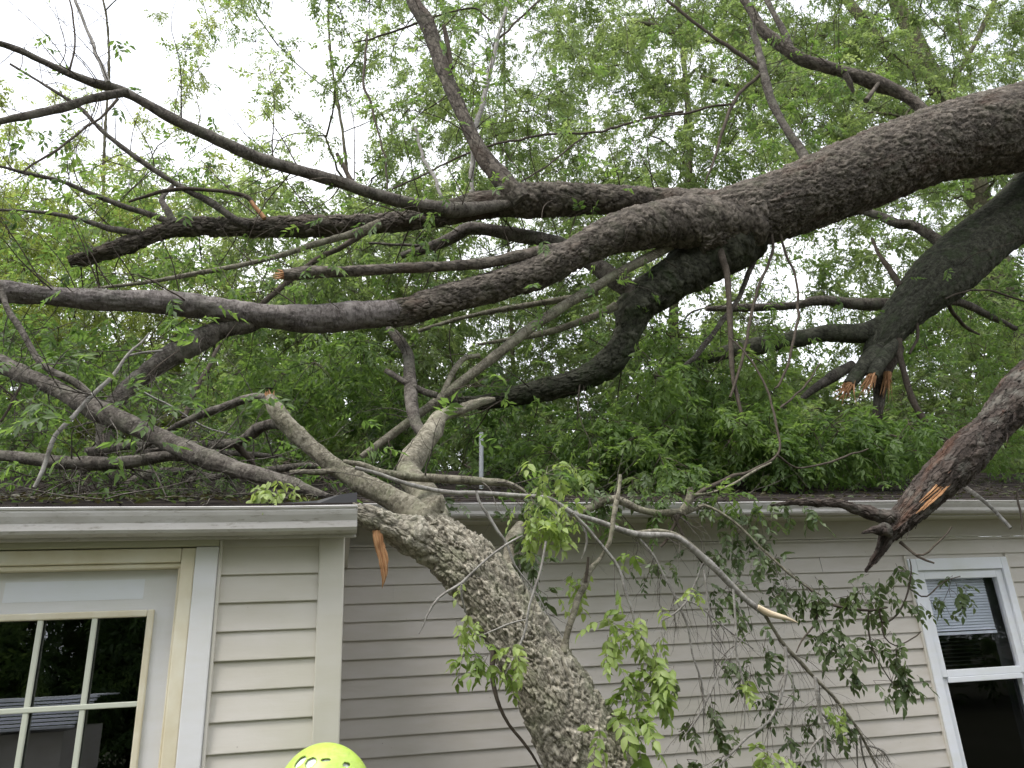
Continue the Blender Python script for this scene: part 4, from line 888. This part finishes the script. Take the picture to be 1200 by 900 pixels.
# bigger near leaves
def cluster(mb, px, py, Y, rpx, n, size, tone, pairs=3, droop=.5, stemdir=(0, 0, -1), mi=0, asp=.235):
    size *= .86; n = int(n*1.3+.5); tone += .08; c = P(px, py, Y); r = W(rpx, c); pos = c+RNG.normal(size=(n, 3))*np.array([r, r*.6, r])*.45
    d = unit(np.array(stemdir)*.7+RNG.normal(size=(n, 3))*.7)
    compounds(mb, pos, d, size, pairs, tone, .12, True, mi, asp, droop, stem=1)
    for q in pos[:max(2, n//2)]:
        m_ = (c+q)/2+RNG.normal(size=3)*r*.1
        tube(mb, [(*c, .0016), (*m_, .0013), (*q, .001)], 3, .1, lump=0, mi=1, cap=False)
lf = MB()
for a in [(640, 555, 3.2, 34, 8, .05, .75), (625, 590, 3.15, 28, 8, .05, .8), (650, 610, 3.15, 30, 11, .052, .8), (622, 618, 3.15, 25, 7, .05, .7), (665, 590, 3.15, 18, 5, .045, .95),
          (660, 680, 3.3, 18, 4, .05, .7), (685, 683, 3.3, 10, 2, .045, .8),
          (555, 745, 3.1, 25, 6, .042, .75), (565, 770, 3.12, 24, 6, .048, .45), (598, 760, 3.05, 18, 5, .042, .9), (545, 725, 3.1, 18, 3, .04, .8), (590, 790, 3.1, 14, 3, .045, .5),
          (712, 722, 3.15, 22, 5, .055, .6), (712, 762, 3.15, 18, 4, .055, .65), (745, 735, 3.2, 30, 7, .055, .95), (765, 755, 3.2, 24, 6, .055, .7), (758, 785, 3.2, 32, 9, .06, .65),
          (752, 812, 3.15, 28, 7, .06, .6), (735, 838, 3.1, 22, 5, .06, .6), (765, 800, 3.2, 24, 6, .055, .65), (752, 862, 3.1, 20, 4, .06, .5), (702, 850, 3.05, 10, 2, .055, .6),
          (735, 645, 3.3, 10, 2, .05, .6), (815, 690, 3.4, 12, 3, .045, .75), (900, 885, 3.35, 26, 8, .058, .75), (915, 895, 3.4, 18, 5, .055, .7), (880, 800, 3.4, 14, 3, .05, .8), (975, 830, 3.4, 14, 3, .05, .7),
          (308, 575, 2.98, 18, 5, .045, .9), (335, 577, 2.97, 20, 6, .045, .9), (358, 580, 2.98, 12, 3, .04, .8), (545, 680, 3.2, 3, 1, .04, .9)]:
    cluster(lf, *a)
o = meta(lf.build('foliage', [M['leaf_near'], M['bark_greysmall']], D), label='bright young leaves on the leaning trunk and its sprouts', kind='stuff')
lf = MB()
for a in [(620, 650, 3.55, 34, 9, .05, .5), (600, 640, 3.6, 24, 6, .05, .4), (630, 690, 3.6, 20, 5, .05, .5),
          (760, 660, 3.7, 16, 4, .045, .3), (785, 665, 3.7, 14, 3, .045, .3), (865, 625, 4.1, 40, 12, .055, .35), (835, 655, 4.1, 34, 9, .055, .3), (880, 650, 4.1, 30, 8, .055, .35), (850, 690, 4.1, 24, 6, .055, .25),
          (905, 660, 4.0, 28, 7, .055, .35), (925, 690, 4.0, 22, 6, .055, .35), (890, 600, 4.1, 28, 7, .055, .4), (860, 710, 3.8, 26, 6, .05, .5),
          (700, 578, 4.1, 24, 6, .05, .5), (745, 572, 4.1, 26, 7, .05, .55), (775, 582, 4.1, 20, 5, .05, .45), (828, 590, 4.1, 24, 6, .05, .5), (610, 592, 4.1, 24, 6, .05, .4), (920, 585, 4.1, 22, 5, .05, .5), (955, 600, 4.05, 18, 4, .05, .45), (540, 588, 4.1, 18, 4, .05, .4),
          (955, 705, 3.9, 32, 10, .055, .55), (985, 700, 3.9, 26, 8, .055, .6), (1010, 695, 3.9, 30, 9, .055, .55), (1040, 695, 3.9, 26, 6, .055, .55), (965, 740, 3.9, 24, 8, .055, .45), (985, 760, 3.9, 26, 9, .055, .4),
          (1025, 750, 3.9, 26, 8, .055, .55), (1050, 765, 3.9, 22, 6, .055, .5), (1045, 798, 3.9, 26, 8, .055, .45), (1065, 800, 3.9, 16, 4, .05, .5), (995, 780, 3.95, 14, 4, .055, .3), (1055, 675, 3.9, 18, 4, .05, .5),
          (1112, 690, 3.95, 26, 7, .055, .45), (1135, 692, 3.95, 14, 3, .05, .45), (1075, 710, 3.9, 16, 3, .05, .5), (895, 760, 3.6, 22, 6, .05, .45), (880, 790, 3.6, 24, 6, .05, .35), (905, 815, 3.6, 20, 5, .05, .3),
          (850, 775, 3.6, 16, 3, .045, .5), (835, 835, 3.6, 20, 4, .045, .55), (845, 860, 3.6, 20, 4, .045, .5), (810, 850, 3.6, 18, 3, .045, .45), (950, 850, 3.6, 28, 7, .042, .3), (975, 850, 3.6, 22, 5, .042, .35), (930, 870, 3.6, 20, 5, .042, .3), (990, 845, 3.6, 18, 4, .045, .4),
          (850, 895, 3.5, 20, 4, .05, .5), (905, 700, 3.6, 18, 4, .045, .4), (790, 800, 3.6, 8, 2, .04, .6), (805, 890, 3.5, 16, 3, .045, .5)]:
    cluster(lf, *a, asp=.235)
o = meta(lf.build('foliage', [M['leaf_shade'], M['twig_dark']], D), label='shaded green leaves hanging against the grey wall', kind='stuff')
for i, t_ in enumerate([[(946, 688, 3), (965, 705, 3.5), (990, 712, 4), (1020, 715, 4), (1040, 712, 3)], [(1030, 712, 4), (1034, 730, 4), (1050, 722, 3), (1062, 700, 3), (1068, 670, 2.5), (1066, 655, 1.5)],
                       [(1018, 715, 3), (1017, 735, 3), (1022, 760, 3), (1035, 785, 2.5), (1045, 800, 2)], [(1034, 730, 3.5), (1035, 745, 3), (1050, 757, 2.5), (1075, 745, 2), (1080, 740, 1.5)],
                       [(960, 700, 3), (955, 730, 3), (940, 750, 3), (933, 765, 2)], [(1066, 690, 2), (1085, 700, 2.5), (1105, 682, 2), (1125, 675, 1.5)]]):
    limb('K%d' % i, t_, 3.92, 3.9, M['twig_dark'], par=D, wob=.002, sides=6)
# splinter hanging at the corner
s = MB()
for dx, wd, l in ((0, 9, 1.0), (5, 7, .8), (-4, 5, .62), (8, 4, .5)):
    tube(s, trace([(441+dx*.7, 622, wd), (443+dx*.7, 640, wd*1.05), (446+dx*.7, 640+20*l, wd*1.0), (448+dx*.6, 640+38*l, wd*.8), (447+dx*.5, 640+50*l, 1.5)], 3.34), 5, .008, lump=.45, wob=.006)
o = s.build('broken_end', M['wood'], D, smooth=False); o['label'] = 'orange splinters hanging below the roof corner'

# ------------------------------------------------------------------ F : limbs lying on the left roof
F = empty('fallen_branch', P(200, 560, 3.7), 'grey limb lying across the roof over the door, coming from the left edge', 'broken branch')
limb('F1', [(-90, 372, 28, 4.2), (0, 425, 26, 4.05), (67, 457, 26, 3.9), (100, 474, 26, 3.8), (133, 490, 25, 3.75), (187, 513, 26, 3.65), (233, 535, 27, 3.5), (283, 551, 25, 3.4), (333, 565, 22, 3.3), (360, 574, 17, 3.22), (384, 582, 9, 3.16)], 3.7, 3.3, LB, 70, .009, (.0032, None, None), par=F, label='pale smooth limb running down to the gutter corner')
limb('F2', [(-90, 528, 18), (0, 534, 18), (67, 542, 18), (100, 543, 18), (133, 543, 18), (183, 536, 18), (220, 533, 18), (246, 540, 12)], 3.9, 3.55, LB, par=F)
limb('F3', [(0, 335, 9), (10, 363, 9), (20, 380, 9), (30, 397, 9), (47, 425, 10), (60, 436, 10), (85, 448, 11), (103, 462, 11), (118, 478, 9)], 4.0, 3.85, LB, par=F)
limb('F4', [(175, 390, 2.3), (165, 403, 3.1), (147, 420, 4.7), (128, 445, 6.2), (110, 462, 7.0), (92, 482, 7.0), (77, 497, 7.0), (64, 510, 7.0), (57, 530, 7.0), (50, 550, 6.2), (40, 570, 5.5)], 3.6, 3.5, M['twig_pale'], par=F)
limb('F5', [(147, 418, 4), (170, 414, 4), (190, 411, 3)], 3.6, 3.6, M['twig_pale'], par=F)
limb('F6', [(275, 405, 4), (258, 410, 3.5), (235, 460, 3), (215, 490, 8), (225, 465, 8), (245, 430, 7), (258, 405, 5)][3:], 4.2, 4.4, M['twig_dark'], par=F)
limb('F7', [(0, 452, 3), (20, 470, 3), (35, 487, 3), (50, 510, 3)], 4.3, 4.4, M['twig_dark'], par=F)
limb('F8', [(30, 440, 4), (15, 470, 4), (0, 495, 4)], 4.3, 4.3, M['twig_dark'], par=F)
limb('F9', [(160, 455, 3), (190, 470, 3), (215, 485, 3), (240, 500, 2.5), (280, 512, 2)], 4.0, 4.2, TWP, par=F)
limb('F10', [(130, 585, 10), (165, 560, 14), (210, 552, 12), (250, 560, 10)], 4.4, 4.6, LB, par=F)
limb('F11', [(100, 530, 14), (160, 522, 12), (230, 528, 10), (330, 535, 8)], 4.5, 4.9, LB, par=F)
limb('F12', [(220, 563, 9), (300, 552, 10), (360, 545, 9), (390, 548, 7)], 4.2, 4.0, LB, par=F)
tw = MB(); tips = []
for key, n, L in (('F1', 20, .5), ('F2', 18, .45), ('F3', 12, .4), ('F4', 12, .3), ('F10', 12, .45), ('F11', 16, .5), ('F12', 10, .4), ('D2b', 10, .4), ('D2c', 10, .4), ('L3b', 10, .5), ('T1', 6, .5), ('D3b', 8, .5), ('D4', 8, .35), ('D6', 6, .3)): spawn(key, n, L, .004, .1, tl=tips, mbb=tw)
meta(tw.build('twigs', [M['bark_limb']], F), kind='stuff')
lf = MB(); tp = np.array([t[0] for t in tips]); td = np.array([t[1] for t in tips]); kk = (RNG.random(len(tp)) < .13) & (tp[:, 2] > roof_left(tp[:, 1])+.03) & (tp[:, 1] > GL+.1)
compounds(lf, tp[kk], td[kk], .055, 4, .5, .15)
for i in range(20):
    c = P(RNG.uniform(0, 420), RNG.uniform(540, 583), RNG.uniform(3.6, 4.8)); c[2] = max(c[2], roof_left(c[1])+.05); clump(lf, c, .2, 9, .05, 3, .35, twig_mi=1)
for i in range(14):
    c = P(RNG.uniform(0, 180), RNG.uniform(380, 470), RNG.uniform(5.6, 6.4)); clump(lf, c, .26, 16, .055, 4, .6, twig_mi=1)
meta(lf.build('foliage', [M['leaf_fallen'], M['twig_dark']], F), kind='stuff')
# litter on both roofs
lf = MB(); n = 1300
x = RNG.uniform(-3, .0, n); y = GL+.03+RNG.random(n)**1.3*2.2; z = roof_left(y)+RNG.uniform(.008, .03, n)
blades(lf, np.stack([x, y, z], 1), rdir(n)*np.array([1, 1, .25]), np.tile([0, 0, 1.], (n, 1))+RNG.normal(size=(n, 3))*.4, RNG.uniform(.03, .06, n), RNG.uniform(.007, .013, n), RNG.random(n))
n = 2000; x = RNG.uniform(.05, 8, n); y = GR+.03+RNG.random(n)**1.3*2.5; z = roof_rear(y)+RNG.uniform(.008, .03, n)
blades(lf, np.stack([x, y, z], 1), rdir(n)*np.array([1, 1, .25]), np.tile([0, 0, 1.], (n, 1))+RNG.normal(size=(n, 3))*.4, RNG.uniform(.03, .06, n), RNG.uniform(.007, .013, n), RNG.random(n))
for i in range(260):
    if i % 2: q = np.array([RNG.uniform(-2.6, 0), GL+.1+RNG.random()*1.5, 0]); q[2] = roof_left(q[1])+.02
    else: q = np.array([RNG.uniform(.1, 7), GR+.1+RNG.random()*1.8, 0]); q[2] = roof_rear(q[1])+.02
    d = rdir(1)[0]*np.array([1, .8, .15]); twiggy(lf, q, d, RNG.uniform(.15, .6), .003, 1, .05, None, mi=1)
o = lf.build('leaf_litter', [M['litter'], M['bark_limb']]); meta(o, 'torn leaves and small twigs scattered over the dark shingles', 'leaf litter', None, 'stuff')

# ------------------------------------------------------------------ standing trees behind
def far_tree(name, label, base, pts, group, crown_clumps, tmat, extra=()):
    e = empty(name, (base[0], base[1], 0), label, 'tree', group)
    C = [(base[0], base[1], -.2, base[2]*1.35), (base[0], base[1], 1.0, base[2])]+[tuple(q) for q in pts]
    part_tube('trunk', C, M['bark_far'], e, 20, .12, (.02, .08, .14), .08, 0)
    for c in extra: part_tube('branch', c, M['bark_far'], e, 12, .1, None, .08, .01)
    mb = MB()
    for c, rad, n, size, tone in crown_clumps:
        clump(mb, c, rad, n, size, 4, tone, twig_mi=1, twr=.006, sub=6, droop=.4)
    # boughs: every clump grows from the nearest one that is closer to the stem
    C = resample(np.array(C), .5); stem = C[:, :3]
    cs = np.array([c[0] for c in crown_clumps]); d0 = np.array([np.linalg.norm(stem-c, axis=1).min() for c in cs]); od = np.argsort(d0); cs = cs[od]; d0 = d0[od]
    nodes = np.vstack([stem, cs]); ns_ = len(stem); par = np.full(len(nodes), -1); cntd = np.ones(len(nodes))
    for i in range(len(cs)):
        q = nodes[:ns_+i]; d = np.linalg.norm(q-cs[i], axis=1)+np.concatenate([np.where(stem[:, 2] > cs[i][2]-.3, 3, 0)+.5, d0[:i]*.45]); par[ns_+i] = int(np.argmin(d))
    for i in range(len(nodes)-1, ns_-1, -1): cntd[par[i]] += cntd[i]
    for i in range(ns_, len(nodes)):
        a, c = nodes[par[i]], nodes[i]; L = np.linalg.norm(c-a)
        if L > 3.5: continue
        r = .0055*cntd[i]**.42; mid = (a+c)/2+RNG.normal(size=3)*L*.10
        tube(mb, [(*a, r*1.25), (*mid, r), (*c, r*.8)], 5, max(.12, L/6), lump=.1, wob=.03, mi=1, cap=False)
    o = mb.build('crown', [tmat, M['bark_far']], e)
    return e
NT = 7
tree_px = [(-120, 13.5), (110, 15.5), (425, 12.5), (600, 15), (790, 13), (1075, 11.5), (1290, 14)]
labels = ['slender tree behind the roof at the far left edge, yellow green', 'tall airy tree behind the left roof, its crown against white sky', 'sparse tree whose thin crown tips show against the white sky above the upper left limb',
          'full tree behind the middle of the house, above the broken stub', 'feathery tree behind the mossy limb, filling the top middle', 'big olive barked tree with a forked trunk in the upper right corner', 'leafy tree at the right edge behind the black limb']
clumps = [[] for _ in range(NT)]
def tnear(px): return int(np.argmin([abs(px-t[0]) for t in tree_px]))
cnt = 0
while cnt < 4100:
    px, py = RNG.uniform(-220, 1420), RNG.uniform(-260, 560); d = dens(px, py)
    if py < 0: d = min(d+.1, .8)
    if RNG.random() > (-math.log(1-min(d, .96)))**1.4/4.6: continue
    k = tnear(px+RNG.normal()*60); Yc = tree_px[k][1]+RNG.uniform(-3.2, 3.2); c = P(px, py, Yc)
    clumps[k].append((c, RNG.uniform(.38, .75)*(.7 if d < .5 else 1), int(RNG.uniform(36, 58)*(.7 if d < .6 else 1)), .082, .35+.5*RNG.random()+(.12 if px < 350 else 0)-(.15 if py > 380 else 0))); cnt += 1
for k in range(NT):
    px, Yc = tree_px[k]; q0 = P(px, 400, Yc); q1 = P(px+RNG.uniform(-40, 40), 180, Yc+.3); q2 = P(px+RNG.uniform(-60, 60), 0, Yc+.5); q3 = P(px+RNG.uniform(-90, 90), -200, Yc+.5)
    ex = []
    r0 = .13 if k > 3 else .055
    if k == 5:
        q0 = P(1165, 300, Yc); q1 = P(1120, 140, Yc); q2 = P(1085, 75, Yc); q3 = P(1035, -40, Yc+.3); r0 = .26
        pts = [(*q0, .25), (*q1, .23), (*q2, .21), (*q3, .15), (*P(990, -200, Yc+.5), .1)]
        ex = [[(*P(1075, 90, Yc), .15), (*P(1045, 65, Yc), .14), (*P(1008, 20, Yc), .12), (*P(985, -20, Yc+.2), .11), (*P(960, -120, Yc+.2), .08)],
              [(*P(1110, 145, Yc), .14), (*P(1040, 130, Yc), .13), (*P(985, 108, Yc), .12), (*P(935, 106, Yc), .12), (*P(905, 112, Yc+.2), .08), (*P(820, 90, Yc+.5), .05)],
              [(*P(1130, 170, Yc), .07), (*P(1118, 100, Yc), .055), (*P(1133, 70, Yc), .06), (*P(1150, 35, Yc), .06), (*P(1170, -10, Yc), .06), (*P(1185, -60, Yc), .04)],
              [(*P(1133, 70, Yc), .035), (*P(1128, 50, Yc), .03), (*P(1122, 10, Yc), .02), (*P(1120, -30, Yc), .015)],
              [(*P(905, 60, Yc+1), .05), (*P(800, 42, Yc+1), .06), (*P(765, 30, Yc+1), .06), (*P(735, 25, Yc+1), .03)]]
    else: pts = [(*q0, r0*.8), (*q1, r0*.6), (*q2, r0*.42), (*q3, r0*.2)]
    b = (q0[0]*.9+P(px, 600, Yc)[0]*.1, Yc, r0)
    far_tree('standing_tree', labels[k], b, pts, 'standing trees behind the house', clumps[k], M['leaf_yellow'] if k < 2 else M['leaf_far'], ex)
# distant woodland as a mass, in front of and behind the viewer
mb = MB()
for i in range(620):
    x = RNG.uniform(-26, 36); z = RNG.uniform(1, 11.5)*RNG.random()**.35; y = 24+RNG.uniform(-3, 3)
    clump(mb, (x, y, z+1.0), 1.3, 26, .15, 4, .2+.4*RNG.random(), twig_mi=None, sub=6)
for i in range(26): tube(mb, [(-25+i*2.4+RNG.random(), 25+RNG.uniform(-2, 2), -.2, .2), (-25+i*2.4, 25, 5, .15), (-25+i*2.4+RNG.normal()*.6, 25, 10, .06)], 8, 1., mi=1)
wood_o = mb.build('woodland', [M['leaf_far'], M['bark_far']]); meta(wood_o, 'distant mass of trees beyond the house, seen low between the branches', 'woodland', None, 'stuff')
mb = MB()
for i in range(1000):
    x = RNG.uniform(-17, 7); z = RNG.uniform(.1, 6.5); y = -12+RNG.uniform(-3, 2)
    clump(mb, (x, y, z+.3), .8, 50, .125, 4, .1+.8*RNG.random(), twig_mi=None, sub=6)
for i in range(1000):  # upper tier raised and thickened to block sky light behind the viewer
    x = RNG.uniform(-26, 26); z = RNG.uniform(.2, 13.5)*RNG.random()**.2; y = -12.5+RNG.uniform(-3, 2)-.1*z
    clump(mb, (x, y, z+.6), 1.2, 28, .2, 4, .2+.4*RNG.random(), twig_mi=None, sub=6)
for i in range(18): tube(mb, [(-22+i*2.4+RNG.random(), -14+RNG.uniform(-2, 1), -.2, .09), (-22+i*2.4, -15, 3, .07), (-22+i*2.4+RNG.normal()*.6, -15, 6.5, .03)], 8, 1., mi=1)
o = mb.build('woodland', [M['leaf_fallen'], M['bark_far']]); meta(o, 'dark trees reflected in the panes of the door', 'woodland', None, 'stuff')
# shed stands in for an unidentified low grey shape mirrored in the door
sh = empty('shed', (-4.4, -7, 0), 'low shed standing in for an unidentified grey shape mirrored in the door panes', 'shed')
s = MB(); s.box(-7.4, -3.75, -8.4, -6.5, 0, 1.25); s.build('wall', M['siding_shaded'], sh, smooth=False)
s = MB()
for i in range(9): s.box(-7.6, -3.6, -6.3-.13*i-.131, -6.3-.13*i, 1.30+.045*i, 1.33+.045*i)
s.box(-7.6, -3.6, -8.6, -7.49, 1.68, 1.70); s.build('roof', M['window_white'], sh, smooth=False)  # roof whitened so its weak mirror image reads brighter
s = MB(); s.box(-5.6, -4.6, -6.499, -6.45, .05, 1.15); s.build('door', M['screen'], sh, smooth=False)

# ------------------------------------------------------------------ person with the helmet
hc = P(380, 905, 2.62); hx, hy = float(hc[0]), float(hc[1]); top = float(P(380, 873, 2.62)[2])
pers = empty('person', (hx, hy, 0), 'person in a lime green vented helmet standing below the house corner', 'person')
def flat2(name, c, r=.5):
    return flat(name, c, r)
M['skin'] = flat('skin', (.45, .28, .2), .55); M['jacket'] = flat('work jacket', (.10, .12, .16), .85); M['trousers'] = flat('work trousers', (.06, .06, .07), .9)
M['liner'] = flat('helmet liner', (.62, .66, .62), .7); M['hair'] = flat('brown hair', (.06, .04, .025), .7); M['boot'] = flat('boot leather', (.05, .035, .025), .6)
def lime():
    x, t = mat('lime helmet shell'); p = pos_(t); n = noise(t, p, 60, 4); sc_ = noise(t, mapv(t, p, (1, 1, 4)), 34, 6, .8); b = finish(t, mixc(t, ramp(t, sc_, [(.56, (0, 0, 0)), (.66, (.7,)*3)]), ramp(t, n, [(.3, (.37, .52, .07)), (.7, (.45, .60, .12))]), (.22, .28, .08)), .38, n, .04, .002, .5); return x
M['lime'] = lime()
hz = top-.15      # rim height
def skin(name, m_, par, V, E, R, root=0, sub=2):
    me = bpy.data.meshes.new(name); L = np.array([hx, hy, 0]); me.from_pydata([tuple(np.array(v)) for v in V], E, []); me.update(); me.materials.append(m_)
    o = bpy.data.objects.new(name, me); COL.objects.link(o); o.parent = par
    sm = o.modifiers.new('skin', 'SKIN'); sm.use_smooth_shade = True
    for i, r in enumerate(R): me.skin_vertices[0].data[i].radius = (r, r) if not isinstance(r, tuple) else r; me.skin_vertices[0].data[i].use_root = (i == root)
    ss = o.modifiers.new('sub', 'SUBSURF'); ss.levels = sub; ss.render_levels = sub
    return o
s_ = (top)/1.75
sk = [(0, 0, .93), (0, 0, 1.12), (0, 0, 1.34), (0, 0, 1.44), (0, .0, 1.50), (0, -.01, 1.58), (0, -.01, 1.66)]
sk += [(-.09, 0, .88), (-.10, -.01, .48), (-.10, .02, .08), (-.10, -.13, .03), (.09, 0, .88), (.10, -.01, .48), (.10, .02, .08), (.10, -.13, .03)]
sk += [(-.17, 0, 1.39), (-.22, .0, 1.12), (-.20, -.10, .88), (-.20, -.14, .81), (.17, 0, 1.39), (.22, 0, 1.12), (.20, -.10, .88), (.20, -.14, .81)]
for sg in (-1, 1):
    for j in range(5): 
        a = -.036+.018*j; sk.append((sg*.20+a*.8*sg if j else sg*.165, -.17-.01*min(j, 1), .78-(.035 if j else .0)+(.006*abs(j-2)))); 
sk = [tuple(np.array(v)*s_) for v in sk]
Ed = [(0, 1), (1, 2), (2, 3), (3, 4), (4, 5), (5, 6), (0, 7), (7, 8), (8, 9), (9, 10), (0, 11), (11, 12), (12, 13), (13, 14), (3, 15), (15, 16), (16, 17), (17, 18), (3, 19), (19, 20), (20, 21), (21, 22)]+[(18, 23+j) for j in range(5)]+[(22, 28+j) for j in range(5)]
Rd = [.13, .12, .15, .08, .055, .085, .085, .085, .055, .04, .03, .085, .055, .04, .03, .05, .042, .028, .03, .05, .042, .028, .03]+[.0085]*10
skin('body', M['skin'], pers, sk, Ed, [r*s_ for r in Rd])
ct = [0, 1, 2, 3, 15, 16, 17, 19, 20, 21]; mp = {v: i for i, v in enumerate(ct)}
skin('jacket', M['jacket'], pers, [sk[i] for i in ct], [(mp[a], mp[b]) for a, b in Ed if a in mp and b in mp], [(Rd[i]+.016)*s_ for i in ct])
ct = [0, 7, 8, 9, 11, 12, 13]; mp = {v: i for i, v in enumerate(ct)}
skin('trousers', M['trousers'], pers, [sk[i] for i in ct], [(mp[a], mp[b]) for a, b in Ed if a in mp and b in mp], [(Rd[i]+.016)*s_ for i in ct])
for sg in (-1, 1):
    s = MB(); tube(s, [(hx+sg*.10*s_, hy+.05, .12, .055), (hx+sg*.10*s_, hy+.045, .05, .055), (hx+sg*.10*s_, hy-.05, .045, .048), (hx+sg*.10*s_, hy-.16, .035, .035)], 14, .02, lump=0); s.build('boot', M['boot'], pers)
s = MB(); n1, n2 = 18, 24
def dome(mb, cx, cy, cz, ax, ay, az, e, lo=-.2, rot=0., keepf=None, n1=44, n2=80, ridge=0.):
    V = []
    for i in range(n1+1):
        ph = lo+(math.pi/2-lo)*i/n1
        for j in range(n2):
            th = j/n2*2*math.pi; c_, s2 = math.cos(ph), math.sin(ph)
            k = 1+ridge*(math.exp(-((math.sin(th)*c_)/.28)**2))*max(0, s2)
            x, y, z = ax*c_*math.cos(th)*k, ay*c_*math.sin(th)*k, az*s2*k
            V.append((cx+x*math.cos(rot)-y*math.sin(rot), cy+x*math.sin(rot)+y*math.cos(rot), cz+z))
    Fc = []
    for i in range(n1):
        for j in range(n2):
            ph = lo+(math.pi/2-lo)*(i+.5)/n1; th = (j+.5)/n2*2*math.pi
            if keepf is None or keepf(th, ph): Fc.append((i*n2+j, i*n2+(j+1) % n2, (i+1)*n2+(j+1) % n2, (i+1)*n2+j))
    mb.add(V, Fc)
def vent(th, ph):      # openings as ellipses in (azimuth, height); -pi/2 faces the viewer
    for t0, p0, a, b in ((-2.15, .86, .20, .15), (-1.72, .84, .18, .13), (-1.25, .88, .16, .045), (-.65, .72, .14, .06), (-2.6, .35, .22, .06), (-.55, .2, .2, .09), (1.2, .85, .2, .13), (1.7, .85, .2, .13), (2.2, .7, .2, .1), (.6, .7, .2, .1)):
        d = (th-t0+math.pi) % (2*math.pi)-math.pi
        if (d/a*max(.25, math.cos(ph))/.65)**2+((ph-p0)/b)**2 < 1: return False
    return True
dome(s, hx, hy, hz, .148, .118, .15, 1, -.15, -.35, vent, 90, 180, .045)
o = s.build('helmet', M['lime'], pers); md = o.modifiers.new('s', 'SOLIDIFY'); md.thickness = .004; md.offset = -1
meta(o, label='lime green vented helmet')
s = MB(); dome(s, hx, hy, hz, .1405, .111, .1425, 1, -.1, -.35, None, 30, 50); h2 = s.build('liner', M['liner'], o)
s = MB(); dome(s, hx, hy, hz-.06, .10, .085, .10, 1, -.9, -.35, None, 20, 30); s.build('hair', M['hair'], pers)
